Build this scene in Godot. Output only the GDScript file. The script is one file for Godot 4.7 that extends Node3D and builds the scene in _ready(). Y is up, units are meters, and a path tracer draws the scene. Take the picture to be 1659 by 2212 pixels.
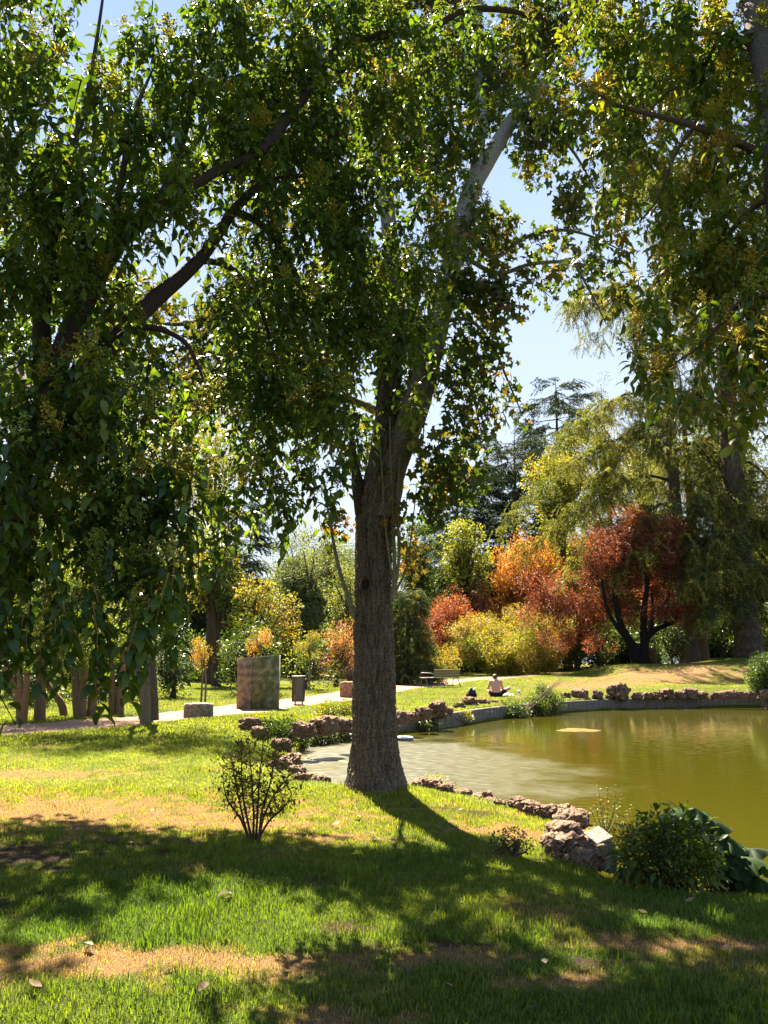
extends Node3D
# A park pond under big trees in autumn light. Units are metres, y is up, the camera looks along -z.

const PITCH := 11.02          # degrees the camera looks up
const EYE := 1.7              # height of the eye above the water
const FOCAL := 1664.0         # focal length in units of a 1659 x 2212 picture

var rng := RandomNumberGenerator.new()
var noise_a := FastNoiseLite.new()
var noise_b := FastNoiseLite.new()
var noise_c := FastNoiseLite.new()
var taken := {}
var M := {}
var G := {}
var pond := PackedVector2Array()
var path_line: Array = []
const POND_X := 14.0

# ---------------------------------------------------------------- small helpers
class Shape:
	var v := PackedVector3Array()
	var n := PackedVector3Array()
	var c := PackedColorArray()
	var uv := PackedVector2Array()
	var i := PackedInt32Array()
	func put(p: Vector3, nn: Vector3, col: Color, t := Vector2.ZERO) -> int:
		v.append(p); n.append(nn); c.append(col); uv.append(t)
		return v.size() - 1
	func tri(a: int, b: int, d: int) -> void:
		i.append(a); i.append(b); i.append(d)
	func quad(a: int, b: int, d: int, e: int) -> void:
		i.append(a); i.append(b); i.append(d)
		i.append(a); i.append(d); i.append(e)
	func smooth() -> void:
		for k in n.size():
			n[k] = Vector3.ZERO
		for k in range(0, i.size(), 3):
			var f := (v[i[k + 2]] - v[i[k]]).cross(v[i[k + 1]] - v[i[k]])
			n[i[k]] += f; n[i[k + 1]] += f; n[i[k + 2]] += f
		for k in n.size():
			n[k] = n[k].normalized() if n[k].length_squared() > 1e-20 else Vector3.UP
	func mesh() -> ArrayMesh:
		# every face turns the way its normals point
		for k in range(0, i.size(), 3):
			var a := i[k]
			var b := i[k + 1]
			var d := i[k + 2]
			if (v[d] - v[a]).cross(v[b] - v[a]).dot(n[a] + n[b] + n[d]) < 0.0:
				i[k + 1] = d
				i[k + 2] = b
		var a := []
		a.resize(Mesh.ARRAY_MAX)
		a[Mesh.ARRAY_VERTEX] = v; a[Mesh.ARRAY_NORMAL] = n; a[Mesh.ARRAY_COLOR] = c
		a[Mesh.ARRAY_TEX_UV] = uv; a[Mesh.ARRAY_INDEX] = i
		var m := ArrayMesh.new()
		m.add_surface_from_arrays(Mesh.PRIMITIVE_TRIANGLES, a)
		return m

func numbered(called: String) -> String:
	if not taken.has(called):
		taken[called] = 0
		return called
	taken[called] += 1
	return "%s_%03d" % [called, taken[called]]

func tag(o: Node, label: String, category: String, group := "") -> void:
	o.set_meta("label", label)
	o.set_meta("category", category)
	if group != "":
		o.set_meta("group", group)

func thing(called: String, label: String, category: String, where := Vector3.ZERO, turn := 0.0, group := "") -> Node3D:
	var o := Node3D.new()
	o.name = numbered(called)
	add_child(o)
	o.position = where
	o.rotation.y = turn
	tag(o, label, category, group)
	return o

func part(called: String, mesh: Mesh, mat: Material, parent: Node) -> MeshInstance3D:
	var o := MeshInstance3D.new()
	o.name = called
	o.mesh = mesh
	o.material_override = mat
	parent.add_child(o, true)
	return o

func structure(called: String, mesh: Mesh, mat: Material) -> MeshInstance3D:
	var o := part(numbered(called), mesh, mat, self)
	o.set_meta("kind", "structure")
	return o

func copies(called: String, mesh: Mesh, mat: Material, buf: PackedFloat32Array, parent: Node, stuff := true) -> MultiMeshInstance3D:
	var mm := MultiMesh.new()
	mm.transform_format = MultiMesh.TRANSFORM_3D
	mm.use_colors = true
	mm.mesh = mesh
	mm.instance_count = buf.size() / 16
	mm.buffer = buf
	var o := MultiMeshInstance3D.new()
	o.name = called
	o.multimesh = mm
	o.material_override = mat
	parent.add_child(o, true)
	if stuff:
		o.set_meta("kind", "stuff")
	return o

func push(buf: PackedFloat32Array, b: Basis, p: Vector3, c: Color) -> void:
	buf.append_array(PackedFloat32Array([b.x.x, b.y.x, b.z.x, p.x, b.x.y, b.y.y, b.z.y, p.y, b.x.z, b.y.z, b.z.z, p.z, c.r, c.g, c.b, 1.0]))

func at(col: float, row: float, d: float) -> Vector3:
	# the point d metres ahead that stands in this direction from where the photographer stood
	var p := deg_to_rad(PITCH)
	var fx := (col - 829.5) / FOCAL
	var fy := (1106.0 - row) / FOCAL
	var y := fy * cos(p) + sin(p)
	var z := cos(p) - fy * sin(p)
	return Vector3(fx * d / z, EYE + y * d / z, -d)

func on_level(col: float, row: float, level: float) -> Vector3:
	var p := deg_to_rad(PITCH)
	var fy := (1106.0 - row) / FOCAL
	var y := fy * cos(p) + sin(p)
	var z := cos(p) - fy * sin(p)
	return at(col, row, (level - EYE) / y * z)

func on_ground(col: float, row: float) -> Vector3:
	var q := on_level(col, row, 0.35)
	for k in 8:
		q = on_level(col, row, minf(height(q.x, q.z), 1.55))
	return q

func ground_at(x: float, z: float) -> Vector3:
	return Vector3(x, height(x, z), z)

func below(col: float, d: float) -> Vector3:
	# the ground point d metres ahead in the direction of this column
	var q := at(col, 1450.0, d)
	return ground_at(q.x, q.z)

func rnd(a: float, b: float) -> float:
	return rng.randf_range(a, b)

func ball() -> Vector3:
	while true:
		var q := Vector3(rnd(-1, 1), rnd(-1, 1), rnd(-1, 1))
		if q.length_squared() <= 1.0:
			return q
	return Vector3.ZERO

func srgb(r: float, g: float, b: float) -> Color:
	return Color(r, g, b).linear_to_srgb()

func curve(pts: Array, steps: int) -> Array:
	# Catmull-Rom through Vector3 points
	var out := []
	for k in pts.size() - 1:
		var a: Vector3 = pts[maxi(k - 1, 0)]
		var b: Vector3 = pts[k]
		var c: Vector3 = pts[k + 1]
		var d: Vector3 = pts[mini(k + 2, pts.size() - 1)]
		for s in steps:
			var t := float(s) / steps
			out.append(0.5 * (2.0 * b + (c - a) * t + (2.0 * a - 5.0 * b + 4.0 * c - d) * t * t + (3.0 * b - a - 3.0 * c + d) * t * t * t))
	out.append(pts[pts.size() - 1])
	return out

func spread(vals: Array, count: int) -> Array:
	var out := []
	for k in count:
		var t := float(k) / (count - 1) * (vals.size() - 1)
		var j := mini(int(t), vals.size() - 2)
		out.append(lerpf(vals[j], vals[j + 1], t - j))
	return out

func tube(s: Shape, pts: Array, radii: Array, sides: int, col := Color.WHITE, rough := 0.0, fine := 6.0, cap := false) -> void:
	# a limb: rings round a line, with bark swellings when rough is set
	var first := s.v.size()
	var side := Vector3.RIGHT
	var run := 0.0
	for k in pts.size():
		var a: Vector3 = pts[maxi(k - 1, 0)]
		var b: Vector3 = pts[mini(k + 1, pts.size() - 1)]
		var t := (b - a).normalized()
		side = (side - t * side.dot(t))
		side = side.normalized() if side.length() > 0.01 else t.cross(Vector3.FORWARD).normalized()
		var up := t.cross(side)
		if k > 0:
			run += (pts[k] - pts[k - 1]).length()
		for j in sides + 1:
			var ang := TAU * j / sides
			var nn := side * cos(ang) + up * sin(ang)
			var r: float = radii[k]
			if rough > 0.0:
				r *= 1.0 + rough * noise_b.get_noise_3d(cos(ang) * fine, run * fine, sin(ang) * fine)
			s.put(pts[k] + nn * r, nn, col, Vector2(float(j) / sides, run))
	for k in pts.size() - 1:
		for j in sides:
			var a := first + k * (sides + 1) + j
			s.quad(a, a + sides + 1, a + sides + 2, a + 1)
	if cap:
		for e in [0, pts.size() - 1]:
			var o := s.put(pts[e], (pts[e] - pts[1 if e == 0 else e - 1]).normalized(), col, Vector2(0.5, 0))
			for j in sides:
				var a: int = first + e * (sides + 1) + j
				if e == 0:
					s.tri(o, a + 1, a)
				else:
					s.tri(o, a, a + 1)

func box(s: Shape, size: Vector3, xf := Transform3D(), bevel := 0.01, col := Color.WHITE) -> void:
	# a block with chamfered edges
	var h := size * 0.5
	var b := minf(bevel, minf(h.x, minf(h.y, h.z)) * 0.9)
	var ids := {}
	for sx in [-1, 1]:
		for sy in [-1, 1]:
			for sz in [-1, 1]:
				for ax in 3:
					var p := Vector3(sx * (h.x - (0.0 if ax == 0 else b)), sy * (h.y - (0.0 if ax == 1 else b)), sz * (h.z - (0.0 if ax == 2 else b)))
					var nn := Vector3(sx if ax == 0 else 0, sy if ax == 1 else 0, sz if ax == 2 else 0)
					ids[[sx, sy, sz, ax]] = s.put(xf * p, (xf.basis * nn).normalized(), col, Vector2(p.x + p.z, p.y))
	var face := func(list: Array, out: Vector3) -> void:
		var c := Vector3.ZERO
		for q in list:
			c += s.v[q]
		c /= list.size()
		var o := xf.basis * out
		for k in range(1, list.size() - 1):
			var a: int = list[0]
			var d: int = list[k]
			var e: int = list[k + 1]
			if (s.v[d] - s.v[a]).cross(s.v[e] - s.v[a]).dot(o) > 0.0:
				s.tri(a, e, d)
			else:
				s.tri(a, d, e)
	for ax in 3:
		var u := (ax + 1) % 3
		var w := (ax + 2) % 3
		for sg in [-1, 1]:
			var list := []
			for q in [[-1, -1], [1, -1], [1, 1], [-1, 1]]:
				var k := [0, 0, 0, ax]
				k[ax] = sg; k[u] = q[0]; k[w] = q[1]
				list.append(ids[k])
			var o := Vector3.ZERO
			o[ax] = sg
			face.call(list, o)
		for su in [-1, 1]:
			for sw in [-1, 1]:
				var list := []
				for q in [[-1, u], [1, u], [1, w], [-1, w]]:
					var k := [0, 0, 0, q[1]]
					k[ax] = q[0]; k[u] = su; k[w] = sw
					list.append(ids[k])
				var o := Vector3.ZERO
				o[u] = su; o[w] = sw
				face.call(list, o)
	for sx in [-1, 1]:
		for sy in [-1, 1]:
			for sz in [-1, 1]:
				face.call([ids[[sx, sy, sz, 0]], ids[[sx, sy, sz, 1]], ids[[sx, sy, sz, 2]]], Vector3(sx, sy, sz))

func box_mesh(size: Vector3, bevel := 0.01, xf := Transform3D()) -> ArrayMesh:
	var s := Shape.new()
	box(s, size, xf, bevel)
	return s.mesh()

# ---------------------------------------------------------------- the lie of the land
const LAND := [[0.0, 0.0, 0.2], [0.0, 4.0, 0.22], [-4.0, 4.0, 0.28], [4.0, 3.5, 0.2], [3.0, 5.5, 0.22], [-0.1, 8.9, 0.26], [-2.0, 7.0, 0.28], [-4.0, 9.0, 0.34], [1.2, 7.4, 0.2],
	[-6.0, 14.0, 0.38], [-3.0, 13.5, 0.34], [-4.0, 18.0, 0.42], [0.0, 25.0, 0.42], [-12.0, 20.0, 0.4], [4.0, 28.0, 0.5], [2.5, 37.0, 0.58], [8.0, 31.0, 0.5], [14.0, 33.0, 0.75],
	[9.0, 38.0, 0.95], [16.0, 38.0, 1.65], [13.0, 40.0, 1.6], [20.0, 40.0, 1.9], [22.0, 45.0, 2.0], [10.0, 47.0, 0.97], [7.3, 45.0, 0.88], [4.9, 43.0, 0.74], [11.0, 50.5, 1.0], [4.0, 50.0, 0.8], [-4.0, 40.0, 0.5], [-15.0, 30.0, 0.45], [-25.0, 60.0, 0.8],
	[0.0, 80.0, 1.2], [35.0, 60.0, 2.0], [35.0, 30.0, 0.8], [30.0, 8.0, 0.3], [-30.0, 5.0, 0.3], [0.0, -30.0, 0.2], [100.0, 100.0, 2.0], [-100.0, 100.0, 1.0], [0.0, 200.0, 1.5]]

func land(x: float, z: float) -> float:
	var sum := 0.0
	var all := 0.0
	for q in LAND:
		var dx: float = x - q[0]
		var dz: float = -z - q[1]
		var w := 1.0 / pow(dx * dx + dz * dz + 1.5, 1.7)
		sum += w * q[2]
		all += w
	return sum / all

func pond_distance(x: float, z: float) -> float:
	# metres from the shore, negative over water
	var p := Vector2(x, z)
	var best := 1e9
	var inside := false
	var j := pond.size() - 1
	for k in pond.size():
		var a := pond[k]
		var b := pond[j]
		var ab := b - a
		var t := clampf((p - a).dot(ab) / ab.length_squared(), 0.0, 1.0)
		best = minf(best, p.distance_squared_to(a + ab * t))
		if (a.y > p.y) != (b.y > p.y) and p.x < (b.x - a.x) * (p.y - a.y) / (b.y - a.y) + a.x:
			inside = not inside
		j = k
	return -sqrt(best) if inside else sqrt(best)

func path_distance(x: float, z: float) -> float:
	var best := 1e9
	for k in path_line.size() - 1:
		var a: Vector3 = path_line[k]
		var b: Vector3 = path_line[k + 1]
		var ab := Vector2(b.x - a.x, b.z - a.z)
		var q := Vector2(x - a.x, z - a.z)
		var t := clampf(q.dot(ab) / ab.length_squared(), 0.0, 1.0)
		best = minf(best, (q - ab * t).length())
	return best

func height(x: float, z: float) -> float:
	var h := land(x, z)
	h += 0.025 * noise_a.get_noise_2d(x * 3.0, z * 3.0) + 0.012 * noise_a.get_noise_2d(x * 14.0, z * 14.0)
	if absf(x) < 45.0 and z < 0.0 and z > -45.0:
		var s := pond_distance(x, z)
		if s < 1.4:
			# the lawn keeps its height at the wall and dips to the water on the natural shore
			var far := smoothstep(14.0, 17.0, -z)
			var rim := minf(h, lerpf(0.11, 0.40, far))
			var soft := clampf(s / 1.4, 0.0, 1.0)
			h = lerpf(rim, h, soft * soft * (3.0 - 2.0 * soft))
			if s < 0.12:
				h = lerpf(-0.55, h, clampf((s + 0.25) / 0.37, 0.0, 1.0))
	var mound := Vector2(x + 0.1, z + 8.85).length()
	h += 0.1 * exp(-mound * mound / 0.5)
	return h

func grade(a: float, b: float, n: int, list: Array) -> void:
	for k in n:
		list.append(lerpf(a, b, float(k) / n))

func spot(x: float, z: float, cx: float, cd: float, rx: float, rd: float) -> float:
	# how much of a worn patch lies here; its edge is ragged
	var q := Vector2((x - cx) / rx, (-z - cd) / rd).length()
	return clampf((1.25 - q + 1.25 * noise_a.get_noise_2d(x * 24.0, z * 36.0) + 0.8 * noise_b.get_noise_2d(x * 14.0, z * 18.0)) * 1.5, 0.0, 1.0)

const DRY := [[-3.2, 7.7, 2.6, 0.85], [-1.6, 7.4, 1.0, 0.42], [1.35, 7.5, 0.8, 0.28], [-1.45, 4.15, 0.85, 0.2], [-0.55, 4.2, 0.55, 0.14], [-2.3, 4.0, 0.5, 0.25], [0.3, 4.3, 0.4, 0.1], [1.4, 4.5, 0.5, 0.12], [2.2, 4.4, 0.4, 0.1],
	[12.5, 36.0, 4.0, 2.2], [9.5, 34.0, 2.5, 0.9], [3.4, 27.7, 1.2, 0.4], [-0.2, 3.6, 0.3, 0.1], [0.9, 4.0, 0.3, 0.08], [-4.5, 10.0, 1.2, 0.4], [-0.4, 6.9, 0.5, 0.15]]
const BARE := [[-2.75, 6.15, 0.75, 0.38], [-2.55, 5.0, 0.45, 0.22], [-0.15, 4.75, 0.25, 0.07], [0.35, 4.45, 0.3, 0.06], [-0.45, 5.55, 0.16, 0.06], [1.1, 4.25, 0.25, 0.06], [-1.9, 6.6, 0.4, 0.12], [0.9, 8.1, 0.35, 0.1]]

func dry(x: float, z: float) -> float:
	var s := clampf(noise_a.get_noise_2d(x * 5.0 + 90.0, z * 5.0) * 1.3 - 0.38 + 0.35 * noise_b.get_noise_2d(x * 10.0, z * 10.0), 0.0, 0.7)
	for q in DRY:
		s = maxf(s, spot(x, z, q[0], q[1], q[2], q[3]))
	return s

func bare(x: float, z: float) -> float:
	var s := 0.0
	for q in BARE:
		s = maxf(s, spot(x, z, q[0], q[1], q[2], q[3]))
	return s

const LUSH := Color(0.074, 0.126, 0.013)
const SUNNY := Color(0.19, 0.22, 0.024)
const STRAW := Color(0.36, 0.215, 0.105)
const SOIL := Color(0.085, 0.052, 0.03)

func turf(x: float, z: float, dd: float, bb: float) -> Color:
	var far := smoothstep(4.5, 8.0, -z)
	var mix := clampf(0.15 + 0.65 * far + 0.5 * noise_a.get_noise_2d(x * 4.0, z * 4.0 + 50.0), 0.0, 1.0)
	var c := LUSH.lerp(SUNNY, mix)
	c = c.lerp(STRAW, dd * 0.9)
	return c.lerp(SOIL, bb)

func make_ground() -> void:
	var xs := []
	grade(-260, -45, 18, xs); grade(-45, -14, 40, xs); grade(-14, -5, 50, xs); grade(-5, 6, 110, xs); grade(6, 26, 60, xs); grade(26, 60, 16, xs); grade(60, 261, 18, xs)
	var ds := []
	grade(-60, -4, 12, ds); grade(-4, 2.6, 10, ds); grade(2.6, 10.0, 100, ds); grade(10, 20, 55, ds); grade(20, 46, 80, ds); grade(46, 90, 24, ds); grade(90, 300, 18, ds)
	var s := Shape.new()
	for d in ds:
		for x in xs:
			var h := height(x, -d)
			if d > 10.0 and absf(x) < 40.0:
				h -= 0.10 * clampf((1.15 - path_distance(x, -d)) / 0.3, 0.0, 1.0)
			var near: bool = d > -4.0 and d < 60.0 and absf(x) < 40.0
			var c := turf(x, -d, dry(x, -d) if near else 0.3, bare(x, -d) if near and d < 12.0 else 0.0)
			if h < -0.1:
				c = Color(0.07, 0.07, 0.03)
			s.put(Vector3(x, h, -d), Vector3.UP, c, Vector2(x, d))
	var w := xs.size()
	for k in ds.size() - 1:
		for j in w - 1:
			var a := k * w + j
			s.quad(a, a + w, a + w + 1, a + 1)
	s.smooth()
	structure("ground", s.mesh(), M.turf)

func make_path() -> void:
	var s := Shape.new()
	var line := curve(path_line, 10)
	for k in line.size():
		var a: Vector3 = line[maxi(k - 1, 0)]
		var b: Vector3 = line[mini(k + 1, line.size() - 1)]
		var side := Vector3(-(b - a).z, 0, (b - a).x).normalized()
		for j in 9:
			var q: Vector3 = line[k] + side * (lerpf(-1.25, 1.25, j / 8.0) * (1.0 + 0.12 * noise_a.get_noise_2d(k * 9.0, j * 40.0)))
			s.put(Vector3(q.x, height(q.x, q.z) - 0.005, q.z), Vector3.UP, Color(0.32, 0.22, 0.165), Vector2(q.x, q.z))
	for k in line.size() - 1:
		for j in 8:
			var a := k * 9 + j
			s.quad(a, a + 9, a + 10, a + 1)
	s.smooth()
	structure("path", s.mesh(), M.gravel)

# ---------------------------------------------------------------- materials
func noise_tex(freq: float, lo: Color, hi: Color, size := 512, octaves := 4, kind := FastNoiseLite.TYPE_SIMPLEX_SMOOTH, mid := Color.TRANSPARENT) -> NoiseTexture2D:
	var f := FastNoiseLite.new()
	f.seed = 11 + int(freq * 1000.0)
	f.noise_type = kind
	f.frequency = freq
	f.fractal_octaves = octaves
	var t := NoiseTexture2D.new()
	t.width = size
	t.height = size
	t.seamless = true
	t.noise = f
	var g := Gradient.new()
	g.set_color(0, lo)
	g.set_color(1, hi)
	if mid.a > 0.0:
		g.add_point(0.5, mid)
	t.color_ramp = g
	return t

func paint(col: Color, rough := 0.8, spec := 0.5) -> StandardMaterial3D:
	var m := StandardMaterial3D.new()
	m.albedo_color = col.linear_to_srgb()
	m.roughness = rough
	m.metallic_specular = spec
	return m

func tinted(rough := 0.8, spec := 0.4) -> StandardMaterial3D:
	var m := paint(Color.WHITE, rough, spec)
	m.vertex_color_use_as_albedo = true
	return m

func leafy(through: Color, rough := 0.45, spec := 0.5) -> StandardMaterial3D:
	var m := tinted(rough, spec)
	m.cull_mode = BaseMaterial3D.CULL_DISABLED
	m.backlight_enabled = true
	m.backlight = through.linear_to_srgb()
	return m

func grained(m: StandardMaterial3D, tex: Texture2D, scale: float, relief := 0.0, relief_tex: Texture2D = null) -> StandardMaterial3D:
	m.albedo_texture = tex
	m.uv1_triplanar = true
	m.uv1_world_triplanar = true
	m.uv1_scale = Vector3.ONE * scale
	if relief > 0.0:
		m.heightmap_enabled = true
		m.heightmap_texture = relief_tex if relief_tex else tex
		m.heightmap_scale = relief
	return m

func make_materials() -> void:
	var grain := noise_tex(0.05, Color(0.45, 0.45, 0.45), Color(1, 1, 1), 512, 5)
	var fine := noise_tex(0.12, Color(0.35, 0.35, 0.35), Color(1, 1, 1), 512, 4)
	var blotch := noise_tex(0.02, Color(0.5, 0.47, 0.42), Color(1, 1, 1), 512, 5)
	M.turf = grained(tinted(0.95, 0.2), fine, 1.6, 3.0)
	M.gravel = grained(tinted(0.95, 0.2), noise_tex(0.09, Color(0.62, 0.58, 0.55), Color(1, 1, 1), 512, 5), 0.7, 1.0)
	M.rock = grained(tinted(0.9, 0.3), noise_tex(0.035, Color(0.28, 0.25, 0.24), Color(1, 0.97, 0.94), 512, 6, FastNoiseLite.TYPE_SIMPLEX_SMOOTH, Color(0.75, 0.68, 0.62)), 1.4, 4.0)
	M.concrete = grained(paint(Color(0.17, 0.165, 0.14), 0.9, 0.3), blotch, 0.9, 1.0, fine)
	M.bark = grained(tinted(0.92, 0.25), grain, 2.2, 2.0)
	M.fine_bark = grained(tinted(0.92, 0.25), noise_tex(0.06, Color(0.4, 0.4, 0.4), Color(1, 1, 1), 512, 5), 1.1, 2.5)
	M.twig = tinted(0.85, 0.3)
	M.leaf = leafy(Color(1.0, 1.0, 0.2), 0.45, 0.4)
	M.matte_leaf = leafy(Color(1.0, 1.0, 0.25), 0.65, 0.3)
	M.soft_leaf = leafy(Color(1.0, 0.95, 0.35), 0.55, 0.4)
	M.needle = leafy(Color(0.85, 0.9, 0.3), 0.6, 0.35)
	M.blossom = leafy(Color(0.9, 0.85, 0.3), 0.8, 0.2)
	M.blade = leafy(Color(0.95, 1.0, 0.3), 0.5, 0.35)
	M.petal = leafy(Color(0.5, 0.5, 0.4), 0.7, 0.3)
	M.stone_warm = grained(paint(Color(0.31, 0.255, 0.205), 0.9, 0.3), noise_tex(0.018, Color(0.42, 0.38, 0.36), Color(1, 1, 1), 512, 6, FastNoiseLite.TYPE_SIMPLEX_SMOOTH, Color(0.8, 0.75, 0.72)), 0.6, 1.0, fine)
	M.stone_green = grained(paint(Color(0.25, 0.25, 0.2), 0.9, 0.3), noise_tex(0.014, Color(0.4, 0.42, 0.36), Color(1, 1, 0.96), 512, 6, FastNoiseLite.TYPE_SIMPLEX_SMOOTH, Color(0.62, 0.66, 0.52)), 0.55, 1.0, fine)
	M.stone_pink = grained(paint(Color(0.42, 0.24, 0.175), 0.9, 0.3), blotch, 0.8, 1.5, fine)
	M.stone_grey = grained(paint(Color(0.3, 0.265, 0.23), 0.9, 0.3), blotch, 1.0, 1.5, fine)
	M.bin_metal = paint(Color(0.09, 0.075, 0.062), 0.5, 0.5)
	M.bin_liner = paint(Color(0.05, 0.05, 0.045), 0.6, 0.4)
	M.iron = paint(Color(0.03, 0.032, 0.03), 0.45, 0.5)
	M.bench_wood = grained(paint(Color(0.16, 0.135, 0.06), 0.5, 0.5), noise_tex(0.02, Color(0.7, 0.7, 0.7), Color(1, 1, 1), 256, 4), 3.0)
	M.bench_seat = grained(paint(Color(0.34, 0.33, 0.27), 0.35, 0.5), noise_tex(0.02, Color(0.75, 0.75, 0.75), Color(1, 1, 1), 256, 4), 3.0)
	M.skin = paint(Color(0.46, 0.24, 0.16), 0.45, 0.5)
	M.skin.subsurf_scatter_enabled = true
	M.skin.subsurf_scatter_strength = 0.15
	M.hair = paint(Color(0.045, 0.028, 0.02), 0.6, 0.4)
	M.black_cloth = paint(Color(0.012, 0.013, 0.018), 0.85, 0.3)
	M.white_cloth = paint(Color(0.7, 0.7, 0.68), 0.85, 0.3)
	M.white_plastic = paint(Color(0.75, 0.75, 0.72), 0.35, 0.5)
	M.blue_print = paint(Color(0.08, 0.25, 0.5), 0.4, 0.5)
	# green, murky pond water: opaque with algae a hand below the surface
	var w := paint(Color(0.031, 0.0305, 0.0026), 0.015, 0.705)
	w.normal_enabled = true
	var waves := ripples()
	w.normal_texture = waves[0]
	w.roughness = 1.0
	w.roughness_texture = waves[1]
	w.roughness_texture_channel = BaseMaterial3D.TEXTURE_CHANNEL_RED
	w.normal_scale = 1.0
	w.texture_repeat = false
	M.water = w
	M.algae = paint(Color(0.075, 0.06, 0.014), 0.8, 0.2)

const POND_BOX := Rect2(-8.0, 4.5, 34.0, 29.5)

func ripples() -> Array:
	# the slope and the fine roughness of small waves over the whole pond: a breeze ruffles the inner bay, the rest lies almost calm
	var n := 1280
	var f := FastNoiseLite.new()
	f.seed = 91
	f.noise_type = FastNoiseLite.TYPE_SIMPLEX_SMOOTH
	f.frequency = 1.0
	f.fractal_octaves = 2
	var h := PackedFloat32Array()
	h.resize(n * n)
	var fine := PackedByteArray()
	fine.resize(n * n)
	for j in n:
		var d := POND_BOX.position.y + POND_BOX.size.y * j / n
		for k in n:
			var x := POND_BOX.position.x + POND_BOX.size.x * k / n
			var e := Vector2((x + 0.1) / 3.4, (d - 13.2) / 5.4).length()
			var breeze := 0.0
			if e < 1.5:
				breeze = smoothstep(1.15, 0.7, e + 0.3 * noise_a.get_noise_2d(x * 5.0, d * 5.0))
			fine[j * n + k] = int(255.0 * (0.06 + 0.22 * breeze))
			h[j * n + k] = (0.0012 + 0.013 * breeze) * f.get_noise_2d(x * 2.2, d * 5.5)
	var bytes := PackedByteArray()
	bytes.resize(n * n * 3)
	var sx := POND_BOX.size.x / n
	var sd := POND_BOX.size.y / n
	for j in n - 1:
		for k in n - 1:
			var o := j * n + k
			var nn := Vector3((h[o] - h[o + 1]) / sx, (h[o + n] - h[o]) / sd, 1.0).normalized()
			bytes[o * 3] = int(clampf(nn.x * 127.5 + 127.5, 0, 255))
			bytes[o * 3 + 1] = int(clampf(nn.y * 127.5 + 127.5, 0, 255))
			bytes[o * 3 + 2] = int(clampf(nn.z * 127.5 + 127.5, 0, 255))
	return [ImageTexture.create_from_image(Image.create_from_data(n, n, false, Image.FORMAT_RGB8, bytes)), ImageTexture.create_from_image(Image.create_from_data(n, n, false, Image.FORMAT_L8, fine))]

# ---------------------------------------------------------------- leaves, sprays, blades
func leaf(s: Shape, p: Vector3, dir: Vector3, up: Vector3, length: float, width: float, droop: float, col: Color, fold := 0.25) -> void:
	# one leaf: two halves folded along the midrib and bent down towards the tip
	var d := dir.normalized()
	var u := (up - d * up.dot(d)).normalized()
	var side := d.cross(u)
	var mid := p
	var step := length / 4.0
	var base := s.put(p, u, col)
	var rows := []
	var wide := [0.0, 0.78, 1.0, 0.62]
	for k in range(1, 4):
		mid += d * step
		var hw: float = width * 0.5 * wide[k]
		var lift := u * hw * fold
		rows.append([s.put(mid - side * hw + lift, (u + side * fold).normalized(), col), s.put(mid, u, col), s.put(mid + side * hw + lift, (u - side * fold).normalized(), col)])
		d = (d - u * droop).normalized()
		u = side.cross(d).normalized()
	var tip := s.put(mid + d * step, u, col)
	s.tri(base, rows[0][1], rows[0][0]); s.tri(base, rows[0][2], rows[0][1])
	for k in 2:
		s.quad(rows[k][0], rows[k][1], rows[k + 1][1], rows[k + 1][0])
		s.quad(rows[k][1], rows[k][2], rows[k + 1][2], rows[k + 1][1])
	s.tri(rows[2][0], rows[2][1], tip); s.tri(rows[2][1], rows[2][2], tip)

func flake(s: Shape, p: Vector3, dir: Vector3, up: Vector3, length: float, width: float, col: Color) -> void:
	# a small leaf of a far tree: a folded diamond
	var d := dir.normalized()
	var u := (up - d * up.dot(d)).normalized()
	var side := d.cross(u)
	var a := s.put(p, u, col)
	var b := s.put(p + d * length * 0.45 - side * width * 0.5 + u * width * 0.12, (u + side * 0.3).normalized(), col)
	var c := s.put(p + d * length - u * length * 0.1, u, col)
	var e := s.put(p + d * length * 0.45 + side * width * 0.5 + u * width * 0.12, (u - side * 0.3).normalized(), col)
	s.tri(a, c, b); s.tri(a, e, c)

func star_leaf(s: Shape, p: Vector3, dir: Vector3, up: Vector3, size: float, col: Color) -> void:
	# a palmate leaf with five pointed lobes
	var d := dir.normalized()
	var u := (up - d * up.dot(d)).normalized()
	var side := d.cross(u)
	var o := s.put(p + d * size * 0.3 , u, col)
	var ring := []
	var reach := [0.38, 0.62, 0.46, 0.88, 0.56, 1.0, 0.56, 0.88, 0.46, 0.62, 0.38]
	for k in 11:
		var ang := lerpf(-2.5, 2.5, k / 10.0)
		var r: float = reach[k] * size * 0.62
		var q := p + d * size * 0.3 + (d * cos(ang) + side * sin(ang)) * r - u * r * r / size * 0.35
		ring.append(s.put(q, (u + (d * cos(ang) + side * sin(ang)) * 0.2).normalized(), col))
	for k in 10:
		s.tri(o, ring[k], ring[k + 1])

func shade_of(c: float) -> Color:
	return Color(c, c, c)

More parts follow.
